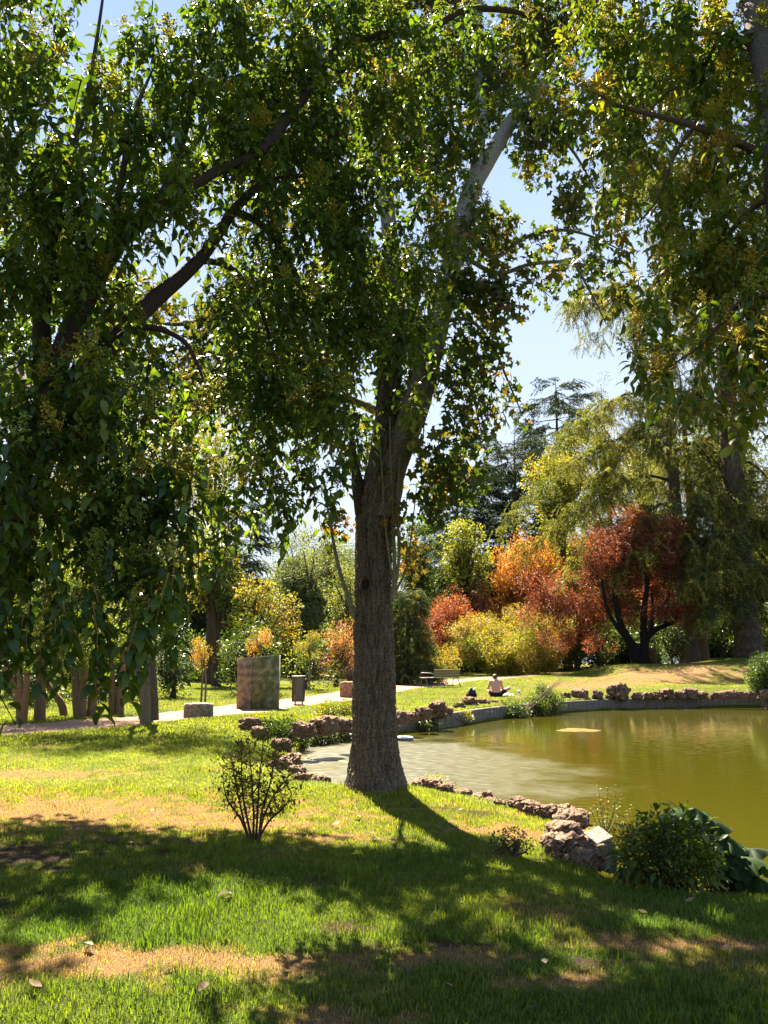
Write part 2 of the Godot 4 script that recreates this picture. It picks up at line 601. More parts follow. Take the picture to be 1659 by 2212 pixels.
func drooping_spray(seed_: int, leaves: int, size: float) -> ArrayMesh:
	# a hanging twig with pairs of glossy pointed leaves, growing along -y
	rng.seed = seed_
	var s := Shape.new()
	var line := curve([Vector3.ZERO, Vector3(rnd(-0.05, 0.05), -0.1, rnd(-0.05, 0.05)), Vector3(rnd(-0.1, 0.1), -0.3, rnd(-0.1, 0.1))], 4)
	tube(s, line, spread([0.006, 0.003, 0.0015], line.size()), 4, Color(0.55, 0.4, 0.2))
	for k in leaves:
		var t := (k + 0.5) / leaves
		var p: Vector3 = line[mini(int(t * (line.size() - 1)), line.size() - 1)]
		var ang := k * 2.4 + rnd(-0.4, 0.4)
		var out := Vector3(cos(ang), rnd(-0.9, 0.15), sin(ang))
		var l := size * rnd(0.7, 1.15)
		leaf(s, p + out.normalized() * 0.015, out, Vector3(rnd(-0.5, 0.5), 1, rnd(-0.5, 0.5)), l, l * rnd(0.36, 0.46), rnd(0.22, 0.5), shade_of(rnd(0.7, 1.25)))
	return s.mesh()

func ball_clump(seed_: int, leaves: int, reach: float, size: float, slim := 0.5, hang := 0.0) -> ArrayMesh:
	# a clump of small leaves on a few twigs
	rng.seed = seed_
	var s := Shape.new()
	for k in 5:
		var e := ball() * reach
		tube(s, [Vector3.ZERO, e * 0.5 + Vector3(0, 0.05 * reach, 0), e], [0.02 * reach, 0.012 * reach, 0.005 * reach], 3, Color(0.5, 0.35, 0.25))
	for k in leaves:
		var p := ball()
		p = p.normalized() * pow(p.length(), 0.6) * reach
		var out := (p.normalized() + ball() * 0.9 + Vector3(0, -hang, 0)).normalized()
		flake(s, p, out, ball() + Vector3(0, 0.6, 0), size * rnd(0.7, 1.3), size * slim * rnd(0.8, 1.2), shade_of(rnd(0.65, 1.3)))
	return s.mesh()

func star_clump(seed_: int, leaves: int, reach: float, size: float) -> ArrayMesh:
	rng.seed = seed_
	var s := Shape.new()
	for k in 4:
		var e := ball() * reach
		tube(s, [Vector3.ZERO, e * 0.5, e], [0.008, 0.005, 0.002], 3, Color(0.5, 0.4, 0.3))
	for k in leaves:
		var p := ball() * reach
		var out := (ball() + Vector3(0, -0.6, 0)).normalized()
		star_leaf(s, p, out, ball() + Vector3(0, 0.5, 0), size * rnd(0.7, 1.25), shade_of(rnd(0.7, 1.3)))
	return s.mesh()

func cedar_spray(seed_: int, length: float, hang: float) -> ArrayMesh:
	# a flat fan of needle tufts on a branch end along +x, with hanging side twigs
	rng.seed = seed_
	var s := Shape.new()
	for side in range(-4, 5):
		var start := Vector3(length * (0.15 + 0.2 * absf(side) * rnd(0.8, 1.2)) if side != 0 else 0.0, 0, 0)
		var turn := side * 0.16 + signf(side) * 0.35
		var reach := length * (1.0 if side == 0 else rnd(0.45, 0.75))
		var pts := []
		for k in 5:
			var t := k / 4.0
			pts.append(start + Vector3(cos(turn) * reach * t, -hang * length * t * t * rnd(0.8, 1.3), sin(turn) * reach * t))
		tube(s, pts, [0.014, 0.011, 0.008, 0.005, 0.003], 3, Color(0.5, 0.4, 0.3))
		for k in 9:
			var t := (k + rnd(0.0, 1.0)) / 9.0 * 3.99
			var p: Vector3 = pts[int(t)].lerp(pts[int(t) + 1], t - int(t))
			for j in 5:
				var out := (ball() + Vector3(0.2, 0.25, 0)).normalized()
				var l := length * rnd(0.07, 0.13)
				var w := ball().cross(out).normalized() * l * 0.13
				var c := shade_of(rnd(0.6, 1.35))
				var nn := out.cross(w).normalized()
				nn = nn if nn.y > 0.0 else -nn
				var a := s.put(p - w, nn, c)
				var b := s.put(p + w, nn, c)
				var e := s.put(p + out * l, nn, c)
				s.tri(a, b, e)
	return s.mesh()

func panicle(seed_: int) -> ArrayMesh:
	# the branched yellow-green fruit head of a privet
	rng.seed = seed_
	var s := Shape.new()
	for k in 15:
		var t := k / 15.0
		var p := Vector3(0, 0.14 * t, 0)
		var ang := k * 2.4
		var e := p + Vector3(cos(ang), 0.55, sin(ang)) * 0.07 * (1.1 - t)
		var w := Vector3(sin(ang), 0, -cos(ang)) * 0.003
		var col := shade_of(rnd(0.8, 1.2))
		s.quad(s.put(p - w, Vector3.UP, col), s.put(p + w, Vector3.UP, col), s.put(e + w, Vector3.UP, col), s.put(e - w, Vector3.UP, col))
		for j in 5:
			var q := p.lerp(e, rnd(0.35, 1.0)) + ball() * 0.013
			var r := rnd(0.004, 0.007)
			var top := s.put(q + Vector3(0, r, 0), Vector3.UP, col)
			var low := s.put(q - Vector3(0, r, 0), Vector3.DOWN, col)
			var ring := []
			for i in 4:
				var nn := Vector3(cos(i * PI / 2), 0, sin(i * PI / 2))
				ring.append(s.put(q + nn * r, nn, col))
			for i in 4:
				s.tri(top, ring[i], ring[(i + 1) % 4]); s.tri(low, ring[(i + 1) % 4], ring[i])
	return s.mesh()

func grass_tuft(seed_: int, blades: int, tall: float, wide: float, reach: float) -> ArrayMesh:
	rng.seed = seed_
	var s := Shape.new()
	for k in blades:
		var p := Vector3(rnd(-1, 1), 0, rnd(-1, 1)) * reach
		var ang := rnd(0, TAU)
		var lean := Vector3(cos(ang), 0, sin(ang)) * rnd(0.15, 0.85)
		var side := Vector3(-sin(ang), 0, cos(ang)).rotated(Vector3.UP, rnd(-0.8, 0.8)) * wide * 0.5
		var h := tall * rnd(0.45, 1.15)
		var col := shade_of(rnd(0.65, 1.35))
		var nn := side.cross(Vector3.UP * 0.7 + lean * 0.5).normalized()
		nn = nn if nn.y > 0.0 else -nn
		nn = (nn + Vector3.UP * 0.35).normalized()
		var m := p + (Vector3.UP * 0.6 + lean * 0.3) * h
		var e := p + (Vector3.UP * 0.95 + lean) * h
		var a := s.put(p - side - Vector3(0, 0.01, 0), nn, col)
		var b := s.put(p + side - Vector3(0, 0.01, 0), nn, col)
		var c := s.put(m + side * 0.75, nn, col)
		var d := s.put(m - side * 0.75, nn, col)
		var t := s.put(e, nn, col)
		s.quad(a, b, c, d); s.tri(d, c, t)
	return s.mesh()

func make_sprays() -> void:
	G.privet = [drooping_spray(3, 15, 0.095), drooping_spray(4, 13, 0.105)]
	G.clump = ball_clump(5, 70, 0.42, 0.13)
	G.clump_fine = ball_clump(6, 110, 0.4, 0.085, 0.55)
	G.clump_slim = ball_clump(7, 90, 0.45, 0.13, 0.28, 0.5)
	G.clump_near = ball_clump(8, 55, 0.2, 0.075, 0.5)
	G.star = star_clump(9, 12, 0.24, 0.13)
	G.star_far = star_clump(10, 26, 0.4, 0.17)
	G.cedar = cedar_spray(11, 1.0, 0.28)
	G.cedar_hang = cedar_spray(12, 1.0, 0.75)
	G.panicle = panicle(13)
	G.tuft = grass_tuft(14, 18, 0.03, 0.0042, 0.05)
	G.tuft_tall = grass_tuft(15, 14, 0.052, 0.0048, 0.045)
	G.tuft_far = grass_tuft(16, 16, 0.038, 0.014, 0.16)

# ---------------------------------------------------------------- crowns and trees
func pick(palette: Array) -> Color:
	var c: Color = palette[rng.randi() % palette.size()]
	var b: Color = palette[rng.randi() % palette.size()]
	c = c.lerp(b, rnd(0.0, 0.6))
	var k := rnd(0.75, 1.25)
	return Color(c.r * k, c.g * k, c.b * k)

func crown(buf: PackedFloat32Array, blobs: Array, per_m3: float, palette: Array, scale := 1.0, upright := false, hollow := 0.0, palette_high: Array = []) -> void:
	# blobs: [centre, radii]; leaf sprays fill them, thinner where the noise leaves gaps
	for b in blobs:
		var r: Vector3 = b[1]
		var n := int(4.19 * r.x * r.y * r.z * per_m3 * (b[2] if b.size() > 2 else 1.0))
		var k := 0
		var tries := 0
		while k < n and tries < n * 6:
			tries += 1
			var q := ball()
			if q.length() < hollow * rng.randf():
				continue
			var p: Vector3 = b[0] + q * r
			if noise_c.get_noise_3d(p.x, p.y, p.z) < -0.12 + 0.3 * (q.length() - 0.6):
				continue
			k += 1
			var turn := Basis(Vector3.UP, rnd(0, TAU))
			turn = (Basis(ball().normalized(), rnd(0, 0.6)) if upright else Basis(ball().normalized(), rnd(0, PI))) * turn
			var pal := palette
			if palette_high.size() > 0 and rng.randf() < (q.y + 1.0) * 0.5:
				pal = palette_high
			push(buf, turn.scaled(Vector3.ONE * scale * rnd(0.75, 1.25)), p, pick(pal))

func limb_part(parent: Node, called: String, pts: Array, radii: Array, mat: Material, col: Color, sides := 8, steps := 5, rough := 0.15) -> void:
	var s := Shape.new()
	var line := curve(pts, steps)
	tube(s, line, spread(radii, line.size()), sides, col, rough, 5.0, true)
	part(called, s.mesh(), mat, parent)

func local(pts: Array, o: Vector3) -> Array:
	var out := []
	for p in pts:
		out.append(p - o)
	return out

func grown_tree(called: String, label: String, category: String, base: Vector3, tall: float, blobs: Array, mesh: Mesh, mat: Material, per_m3: float, palette: Array, trunk := 0.15, bark := Color(0.12, 0.09, 0.065), scale := 1.0, group := "", palette_high: Array = [], stems := 1) -> Node3D:
	# blobs are given relative to the base; limbs run from the trunk into each of them
	var t := thing(called, label, category, base, 0.0, group)
	var fork := Vector3(0, tall, 0)
	for k in stems:
		var lean := Vector3.ZERO if stems == 1 else Vector3(cos(k * 2.3), 0, sin(k * 2.3))
		var top := fork + lean * tall * 0.25
		limb_part(t, "trunk", [lean * trunk * 0.8 + Vector3(0, -0.15, 0), lean * trunk * 1.1 + Vector3(rnd(-0.05, 0.05), tall * 0.4, rnd(-0.05, 0.05)), top], [trunk * 1.25, trunk, trunk * 0.8], M.fine_bark, bark, 9)
	var s := Shape.new()
	for b in blobs:
		var e: Vector3 = b[0]
		var line := curve([fork * 0.92, fork.lerp(e, 0.45) + Vector3(rnd(-0.2, 0.2), 0.1, rnd(-0.2, 0.2)), e + ball() * 0.3 * b[1].x], 4)
		tube(s, line, spread([trunk * 0.6, trunk * 0.35, trunk * 0.1], 9), 6, bark)
		for k in 4:
			var f: Vector3 = b[0] + ball() * b[1]
			var w: Vector3 = line[4]
			tube(s, [w, w.lerp(f, 0.5) + ball() * 0.15, f], [trunk * 0.3, trunk * 0.16, trunk * 0.05], 5, bark)
	part("limbs", s.mesh(), M.fine_bark, t).set_meta("kind", "stuff")
	var buf := PackedFloat32Array()
	crown(buf, blobs, per_m3 * 0.62, palette, scale, false, 0.7, palette_high)
	copies("crown", mesh, mat, buf, t)
	return t

func lumps(centre: Vector3, r: Vector3, count: int, small := 0.42) -> Array:
	# a crown of one outline broken up into uneven masses
	var out := []
	for k in count:
		var q := ball()
		q = q.normalized() * pow(q.length(), 0.5) * (1.0 - small * 0.8)
		out.append([centre + q * r, r * rnd(small * 0.75, small * 1.25)])
	return out

# ---------------------------------------------------------------- pond, wall, rocks
func make_pond_line() -> void:
	var pts := []
	for q in [[1659, 1529], [1530, 1529], [1400, 1531], [1300, 1534], [1200, 1541], [1080, 1553], [960, 1573], [850, 1585], [740, 1600], [665, 1613], [642, 1640], [655, 1668], [700, 1684], [760, 1691], [830, 1693], [900, 1694], [960, 1702], [1040, 1717], [1120, 1735], [1200, 1748], [1262, 1762], [1290, 1800], [1305, 1850], [1390, 1882], [1500, 1893], [1659, 1898]]:
		# on the near side the edge of the grass hides the waterline behind it
		pts.append(on_level(q[0], q[1], 0.0 if q[1] < 1620 else 0.13 if q[1] < 1780 else 0.2))
	for q in [[4.2, 5.7], [9.0, 6.5], [15.0, 10.0], [20.0, 16.0], [22.0, 23.0], [19.5, 28.5]]:
		pts.append(Vector3(q[0], 0, -q[1]))
	pts.append(pts[0])
	for p in curve(pts, 3):
		pond.append(Vector2(p.x, p.z))
	pond.remove_at(pond.size() - 1)

func make_water() -> void:
	var s := Shape.new()
	for q in [[-8, 4.5], [26, 4.5], [26, 34], [-8, 34]]:
		s.put(Vector3(q[0], 0, -q[1]), Vector3.UP, Color.WHITE, Vector2((q[0] + 8.0) / 34.0, (q[1] - 4.5) / 29.5))
	s.quad(0, 3, 2, 1)
	structure("water", s.mesh(), M.water)

func rock_mesh(seed_: int, jag := 0.45) -> ArrayMesh:
	var f := FastNoiseLite.new()
	f.seed = seed_
	f.noise_type = FastNoiseLite.TYPE_CELLULAR
	f.frequency = 0.75
	f.fractal_octaves = 2
	var g := FastNoiseLite.new()
	g.seed = seed_ + 1
	g.frequency = 1.3
	g.fractal_octaves = 4
	rng.seed = seed_ * 31
	var s := Shape.new()
	var n := 13
	var ids := {}
	for face in 6:
		for a in n + 1:
			for b in n + 1:
				var u := lerpf(-1, 1, float(a) / n)
				var w := lerpf(-1, 1, float(b) / n)
				var q := [Vector3(1, u, w), Vector3(-1, u, w), Vector3(u, 1, w), Vector3(u, -1, w), Vector3(u, w, 1), Vector3(u, w, -1)][face] as Vector3
				var key := Vector3i((q * 1000.0).round())
				if not ids.has(key):
					var d := q.normalized().lerp(q * 0.8, 0.35)
					var m := 1.0 + jag * (f.get_noise_3dv(d * 1.6) + 0.5) * 1.1 + jag * 1.1 * g.get_noise_3dv(d) - jag * 0.9 * maxf(0.0, absf(g.get_noise_3dv(d * 2.6)) * 2.0 - 0.25)
					var p := d * m * 0.5
					var t := clampf(0.5 + 1.3 * g.get_noise_3dv(d * 1.7 + Vector3(5, 0, 0)), 0.0, 1.0)
					ids[key] = s.put(p, d, Color(0.19, 0.178, 0.16).lerp(Color(0.31, 0.215, 0.165), t))
	for face in 6:
		for a in n:
			for b in n:
				var c := []
				for e in [[0, 0], [1, 0], [1, 1], [0, 1]]:
					var u := lerpf(-1, 1, float(a + e[0]) / n)
					var w := lerpf(-1, 1, float(b + e[1]) / n)
					var q := [Vector3(1, u, w), Vector3(-1, u, w), Vector3(u, 1, w), Vector3(u, -1, w), Vector3(u, w, 1), Vector3(u, w, -1)][face] as Vector3
					c.append(ids[Vector3i((q * 1000.0).round())])
				if (s.v[c[2]] - s.v[c[0]]).cross(s.v[c[1]] - s.v[c[0]]).dot(s.v[c[0]]) > 0.0:
					s.quad(c[0], c[1], c[2], c[3])
				else:
					s.quad(c[3], c[2], c[1], c[0])
	s.smooth()
	return s.mesh()

func rock(where: Vector3, size: Vector3, kind: int, turn: float, label: String, group: String, sink := 0.25) -> void:
	var o := part(numbered("rock"), G.rocks[kind % G.rocks.size()], M.rock, self)
	o.transform = Transform3D(Basis(Vector3.UP, turn) * Basis(Vector3.RIGHT, 0.2 * sin(turn * 7.0)), where + Vector3(0, size.y * 0.68 * (0.5 - sink), 0)).scaled_local(size * 0.68)
	tag(o, label, "rock", group)

const ORDINAL := ["first", "second", "third", "fourth", "fifth", "sixth", "seventh", "eighth", "ninth", "tenth", "eleventh", "twelfth", "thirteenth", "fourteenth", "fifteenth", "sixteenth", "seventeenth", "eighteenth", "nineteenth", "twentieth"]

func make_wall_and_rocks() -> void:
	G.rocks = []
	for k in 8:
		G.rocks.append(rock_mesh(40 + k * 7, 0.3 + 0.05 * (k % 4)))
	# the concrete wall round the far side, cast in lengths
	var w := thing("pond_wall", "low grey concrete retaining wall along the far edge of the pond", "wall")
	var line := []
	for q in [[1800, 1530], [1659, 1529], [1530, 1529], [1400, 1531], [1300, 1534], [1200, 1541], [1080, 1553], [960, 1573], [850, 1585], [740, 1600], [672, 1612]]:
		line.append(on_level(q[0], q[1], 0.0))
	line = curve(line, 8)
	var lengths := 9
	var per := (line.size() - 1) / lengths
	for k in lengths:
		var s := Shape.new()
		for j in per + 1:
			var i: int = mini(k * per + j, line.size() - 1)
			var a: Vector3 = line[maxi(i - 1, 0)]
			var b: Vector3 = line[mini(i + 1, line.size() - 1)]
			var t := (b - a).normalized()
			var back := Vector3(-t.z, 0, t.x) * -1.0
			if back.z > 0.0:
				back = -back
			var p: Vector3 = line[i] + t * (0.006 if j == 0 else -0.006 if j == per else 0.0) - back * 0.02
			var rise := 0.37
			var prof := [[0.0, -0.6], [0.0, rise - 0.02], [0.02, rise], [0.22, rise], [0.24, -0.6]]
			for e in prof:
				s.put(p + back * e[0] + Vector3(0, e[1], 0), Vector3.UP, Color.WHITE)
		for j in per:
			for e in 4:
				var a := j * 5 + e
				s.quad(a, a + 5, a + 6, a + 1)
		s.tri(0, 1, 2); s.tri(0, 2, 3); s.tri(0, 3, 4)
		var z := per * 5
		s.tri(z, z + 2, z + 1); s.tri(z, z + 3, z + 2); s.tri(z, z + 4, z + 3)
		var st := SurfaceTool.new()
		st.create_from(s.mesh(), 0)
		st.deindex()
		st.generate_normals()
		part("panel", st.commit(), M.concrete, w)
	# rocks along the top of the wall, told apart by their place between the ivy and the ends
	rng.seed = 71
	var spots := [[862, 1560, 0.55], [890, 1556, 0.4], [915, 1550, 0.5], [945, 1545, 0.75], [968, 1540, 0.35], [992, 1532, 0.4], [1016, 1526, 0.65], [1044, 1524, 0.5], [1066, 1522, 0.35]]
	for k in spots.size():
		var q: Array = spots[k]
		var p := on_level(q[0], q[1], 0.37)
		rock(p, Vector3(q[2] * rnd(1.2, 1.5), q[2] * rnd(0.8, 1.05), q[2]), k, rnd(0, TAU), "brown craggy rock on the pond wall, %s to the right of the tree trunk" % ORDINAL[k], "rocks on the pond wall behind the trunk")
	var far := [[1222, 1508, 0.5], [1252, 1507, 0.8], [1290, 1506, 0.62], [1316, 1505, 0.35], [1337, 1505, 1.0], [1376, 1504, 0.5], [1398, 1503, 0.45], [1416, 1503, 0.5], [1442, 1502, 0.7], [1470, 1501, 0.55], [1492, 1500, 0.7], [1518, 1500, 0.5], [1542, 1500, 0.42], [1562, 1499, 0.5], [1582, 1499, 0.62], [1604, 1499, 0.5], [1626, 1499, 0.5], [1650, 1499, 0.6]]
	for k in far.size():
		var q: Array = far[k]
		var p := on_level(q[0], 1508.0 + absf(q[0] - 1500.0) * 0.012, 0.37)
		var big: bool = q[2] > 0.9
		rock(p, Vector3(q[2] * rnd(1.2, 1.5), q[2] * (1.0 if big else rnd(0.8, 1.05)), q[2]), k + 3, rnd(0, TAU), "tallest pointed grey rock on the far pond wall" if big else "pinkish weathered rock on the far pond wall, %s to the right of the ivy" % ORDINAL[k], "rocks on the far pond wall", 0.12)
	# darker rocks under the ivy at the corner behind the trunk
	var dark := [[540, 1576, 0.6, "jagged dark rock sticking out left of the ivy corner"], [560, 1590, 0.45, "small grey rock below the jagged dark rock"], [655, 1588, 0.6, "dark mossy rock between two ivy clumps left of the trunk"], [700, 1582, 0.75, "broad brown rock with dry grass on top left of the trunk"], [745, 1578, 0.6, "shaded brown rock touching the trunk's left outline"]]
	for q in dark:
		var p := on_ground(q[0], q[1])
		rock(p, Vector3(q[2] * 1.2, q[2] * 0.75, q[2] * 0.8), int(q[0]), q[0] * 0.1, q[3], "rocks at the inner pond corner", 0.2)
	var shore := [[610, 1622, 0.55, "tall reddish rock behind the thin shrub"], [626, 1650, 0.5, "pinkish rock below the tall reddish one"], [640, 1668, 0.36, "low pink rock close to the pond's inner corner"], [604, 1662, 0.42, "flat pink rock just right of the thin shrub"], [672, 1682, 0.24, "small pale rock by the water left of the trunk"], [692, 1684, 0.42, "rounded pink boulder at the water left of the trunk"],
		[648, 1690, 0.3, "flat pinkish stone in front of the rounded boulder"], [893, 1694, 0.3, "pinkish rock just right of the trunk foot"], [912, 1700, 0.34, "pale flat rock second from the trunk foot"], [935, 1700, 0.4, "brown rock with dry grass right of the trunk foot"], [960, 1712, 0.3, "low brown rock at the bay's edge right of the trunk"], [1045, 1716, 0.42, "pointed brown rock alone by the water"], [1062, 1724, 0.26, "small reddish rock beside the pointed rock"], [1098, 1730, 0.22, "little pinkish rock at the water's edge"], [985, 1708, 0.26, "flat grey stone in the middle of the bay's edge"], [1008, 1714, 0.2, "small pale stone between the bay and the pointed rock"], [1120, 1742, 0.3, "squat grey rock just before the pile"], [880, 1692, 0.22, "stone tucked against the trunk foot"], [1080, 1738, 0.18, "tiny reddish stone in the grass by the water"],
		[1143, 1760, 0.34, "brown rock at the start of the pile"], [1176, 1764, 0.34, "rounded brown rock second in the pile"], [1160, 1742, 0.24, "grey stone half hidden behind the pile"], [1215, 1742, 0.42, "dark red craggy rock at the back of the pile"], [1248, 1752, 0.4, "black and red rock on top of the pile"], [1235, 1790, 0.52, "long smooth brown boulder in the pile"], [1272, 1800, 0.48, "tall brown boulder at the water's side of the pile"],
		[1222, 1818, 0.5, "grey mossy boulder in the middle of the pile"], [1200, 1830, 0.34, "dark stone at the grass edge of the pile"], [1232, 1848, 0.48, "blue-grey boulder at the front of the pile"], [1266, 1862, 0.34, "low grey rock at the front corner of the pile"]]
	for q in shore:
		var p := on_level(q[0], q[1], 0.14)
		p.y = clampf(height(p.x, p.z), 0.0, 0.3)
		rock(p, Vector3(q[2] * 1.2, q[2] * 0.85, q[2]), int(q[0] * 0.37), q[0] * 0.23, q[3], "rocks round the near shore", 0.3)
	# the broken end of the old wall between the pile and the bushes
	var pp := on_level(1293, 1868, 0.0)
	var post := thing("concrete_stump", "broken concrete wall end with a pale slanted top beside the rock pile", "concrete", pp, 0.35)
	var s2 := Shape.new()
	box(s2, Vector3(0.18, 0.6, 0.3), Transform3D(Basis(), Vector3(0, -0.1, 0)), 0.02)
	part("shaft", s2.mesh(), M.concrete, post)
	part("slab", box_mesh(Vector3(0.17, 0.04, 0.22), 0.015, Transform3D(Basis(Vector3.RIGHT, 0.25) * Basis(Vector3.BACK, 0.3), Vector3(0.0, 0.235, 0.02))), M.stone_grey, post)

# ---------------------------------------------------------------- grass, litter
func make_grass() -> void:
	rng.seed = 5
	var near := PackedFloat32Array()
	var tall := PackedFloat32Array()
	var far := PackedFloat32Array()
	var d := 2.9
	while d < 42.0:
		var step := 0.045 if d < 6.0 else 0.05 if d < 9.0 else 0.075 if d < 13.0 else 0.14 if d < 20.0 else 0.24
		var half := d * 0.55 + 0.5
		var x := -half
		while x < half:
			var px := x + rnd(-0.5, 0.5) * step
			var pd := d + rnd(-0.5, 0.5) * step
			x += step
			var dd := dry(px, -pd)
			var bb := bare(px, -pd) if pd < 12.0 else 0.0
			if rng.randf() < bb * 0.93 or rng.randf() < dd * 0.3:
				continue
			var s := pond_distance(px, -pd)
			if s < 0.06 or pd > 12.0 and path_distance(px, -pd) < 1.15 + 0.1 * noise_a.get_noise_2d(px * 20.0, pd * 20.0):
				continue
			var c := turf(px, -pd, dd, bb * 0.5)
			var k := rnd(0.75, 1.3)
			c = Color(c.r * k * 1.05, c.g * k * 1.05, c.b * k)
			var b := Basis(Vector3.UP, rnd(0, TAU)).scaled(Vector3.ONE * rnd(0.7, 1.3) * (1.0 - 0.35 * dd))
			var p := ground_at(px, -pd)
			if pd < 13.0:
				var lush := noise_a.get_noise_2d(px * 9.0 + 300.0, pd * 9.0)
				if lush > 0.12 and dd < 0.3 and rng.randf() < 0.5:
					push(tall, b.scaled(Vector3(1, 0.7 + lush, 1)), p, c)
				else:
					push(near, b if pd < 9.0 else b.scaled(Vector3(1.4, 1.0, 1.4)), p, c)
			else:
				push(far, b, p, c)
		d += step
	for q in [["short_grass", near, G.tuft, "short green and straw coloured grass of the near lawn"], ["long_grass", tall, G.tuft_tall, "longer lush green grass in tufts on the near lawn"], ["far_grass", far, G.tuft_far, "bright green mown grass of the far lawn"]]:
		var o := copies(q[0], q[2], M.blade, q[1], self)
		tag(o, q[3], "grass")

func make_litter() -> void:
	# dead leaves lying on the lawn
	rng.seed = 6
	var meshes := []
	for k in 4:
		var s := Shape.new()
		leaf(s, Vector3.ZERO, Vector3.RIGHT, Vector3.UP, 0.1, 0.055, -0.25 + 0.12 * k, [Color(0.22, 0.15, 0.09), Color(0.14, 0.08, 0.045), Color(0.17, 0.15, 0.115), Color(0.07, 0.045, 0.03)][k], 0.4)
		meshes.append(s.mesh())
	var spots := [[568, 1760, 2], [645, 1735, 0], [762, 1770, 0], [775, 1773, 2], [838, 1783, 3], [850, 1826, 2], [880, 1772, 1], [905, 1690, 0], [992, 1758, 0], [490, 1812, 1], [370, 1705, 2], [500, 1950, 2], [330, 1760, 0], [210, 1800, 0], [250, 1700, 0], [180, 2052, 2], [205, 2056, 2], [640, 2045, 0], [940, 1912, 1], [808, 1902, 3], [1060, 2040, 0], [1180, 2098, 2], [1140, 2195, 2], [1310, 2030, 3], [1480, 1960, 0], [1330, 1905, 0], [700, 1845, 1], [720, 1790, 0], [610, 1800, 1], [1000, 1835, 0], [1110, 1830, 1], [450, 2140, 3], [880, 2110, 3], [1250, 2100, 0], [905, 1740, 1], [1010, 1790, 0], [660, 1770, 3], [800, 1810, 1], [120, 1740, 1], [60, 1770, 0], [290, 1830, 1], [420, 1880, 3], [1400, 1985, 1], [1560, 2060, 0], [1200, 1940, 0], [350, 2100, 1], [90, 2150, 0], [980, 2150, 1]]
	spots.sort_custom(func(a, b): return a[0] < b[0])
	var alike := {}
	for q in spots:
		var p := on_ground(q[0], q[1])
		var o := part(numbered("fallen_leaf"), meshes[q[2]], M.petal, self)
		o.transform = Transform3D(Basis(Vector3.UP, rnd(0, TAU)) * Basis(Vector3.RIGHT, rnd(-0.4, 0.4)), p + Vector3(0, 0.035, 0)).scaled_local(Vector3.ONE * rnd(0.5, 0.85))
		var zone: String = "at the very front of the lawn" if q[1] > 2000 else "in the shaded grass" if q[1] > 1838 else "in front of the main trunk" if q[0] > 690 else "on the sunny grass by the thin shrub" if q[0] > 400 else "on the dry grass at the left"
		if q[1] > 1838:
			zone += " left of centre" if q[0] < 560 else " right of centre" if q[0] > 1100 else " near the middle"
		tag(o, "dead %s leaf %s" % [["tan", "brown", "pale", "dark"][q[2]], zone], "leaf", "dead leaves on the lawn")
		var said: String = o.get_meta("label")
		alike[said] = alike.get(said, []) + [o]
	for said in alike:
		for k in alike[said].size():
			if alike[said].size() > 1:
				alike[said][k].set_meta("label", "%s, %s from left" % [said, ORDINAL[k]])
	# one big pale dead leaf in the shade
	var pb := on_ground(500, 1950)
	var s := Shape.new()
	leaf(s, Vector3.ZERO, Vector3.RIGHT, Vector3.UP, 0.12, 0.05, 0.25, Color(0.16, 0.15, 0.115), 0.7)
	var big := part("curled_leaf", s.mesh(), M.petal, self)
	big.transform = Transform3D(Basis(Vector3.UP, 2.6) * Basis(Vector3.RIGHT, 0.5), pb + Vector3(0, 0.05, 0))
	tag(big, "large folded grey leaf lying in the shaded grass", "leaf")

# ---------------------------------------------------------------- the near trees
func nearest(list: Array, count: int) -> Array:
	# which sprays stand closest to the lens and inside the picture
	var marks := []
	for k in list.size():
		var q: Vector3 = list[k][1] - Vector3(0, EYE, 0)
		var p := deg_to_rad(PITCH)
		var z := -q.z * cos(p) + q.y * sin(p)
		var y := q.y * cos(p) + q.z * sin(p)
		if z > 1.0 and absf(q.x / z) < 0.48 and absf(y / z) < 0.64:
			marks.append([z, k])
	marks.sort_custom(func(a, b): return a[0] < b[0])
	var out := {}
	for k in mini(count, marks.size()):
		out[marks[k][1]] = true
	return [out]

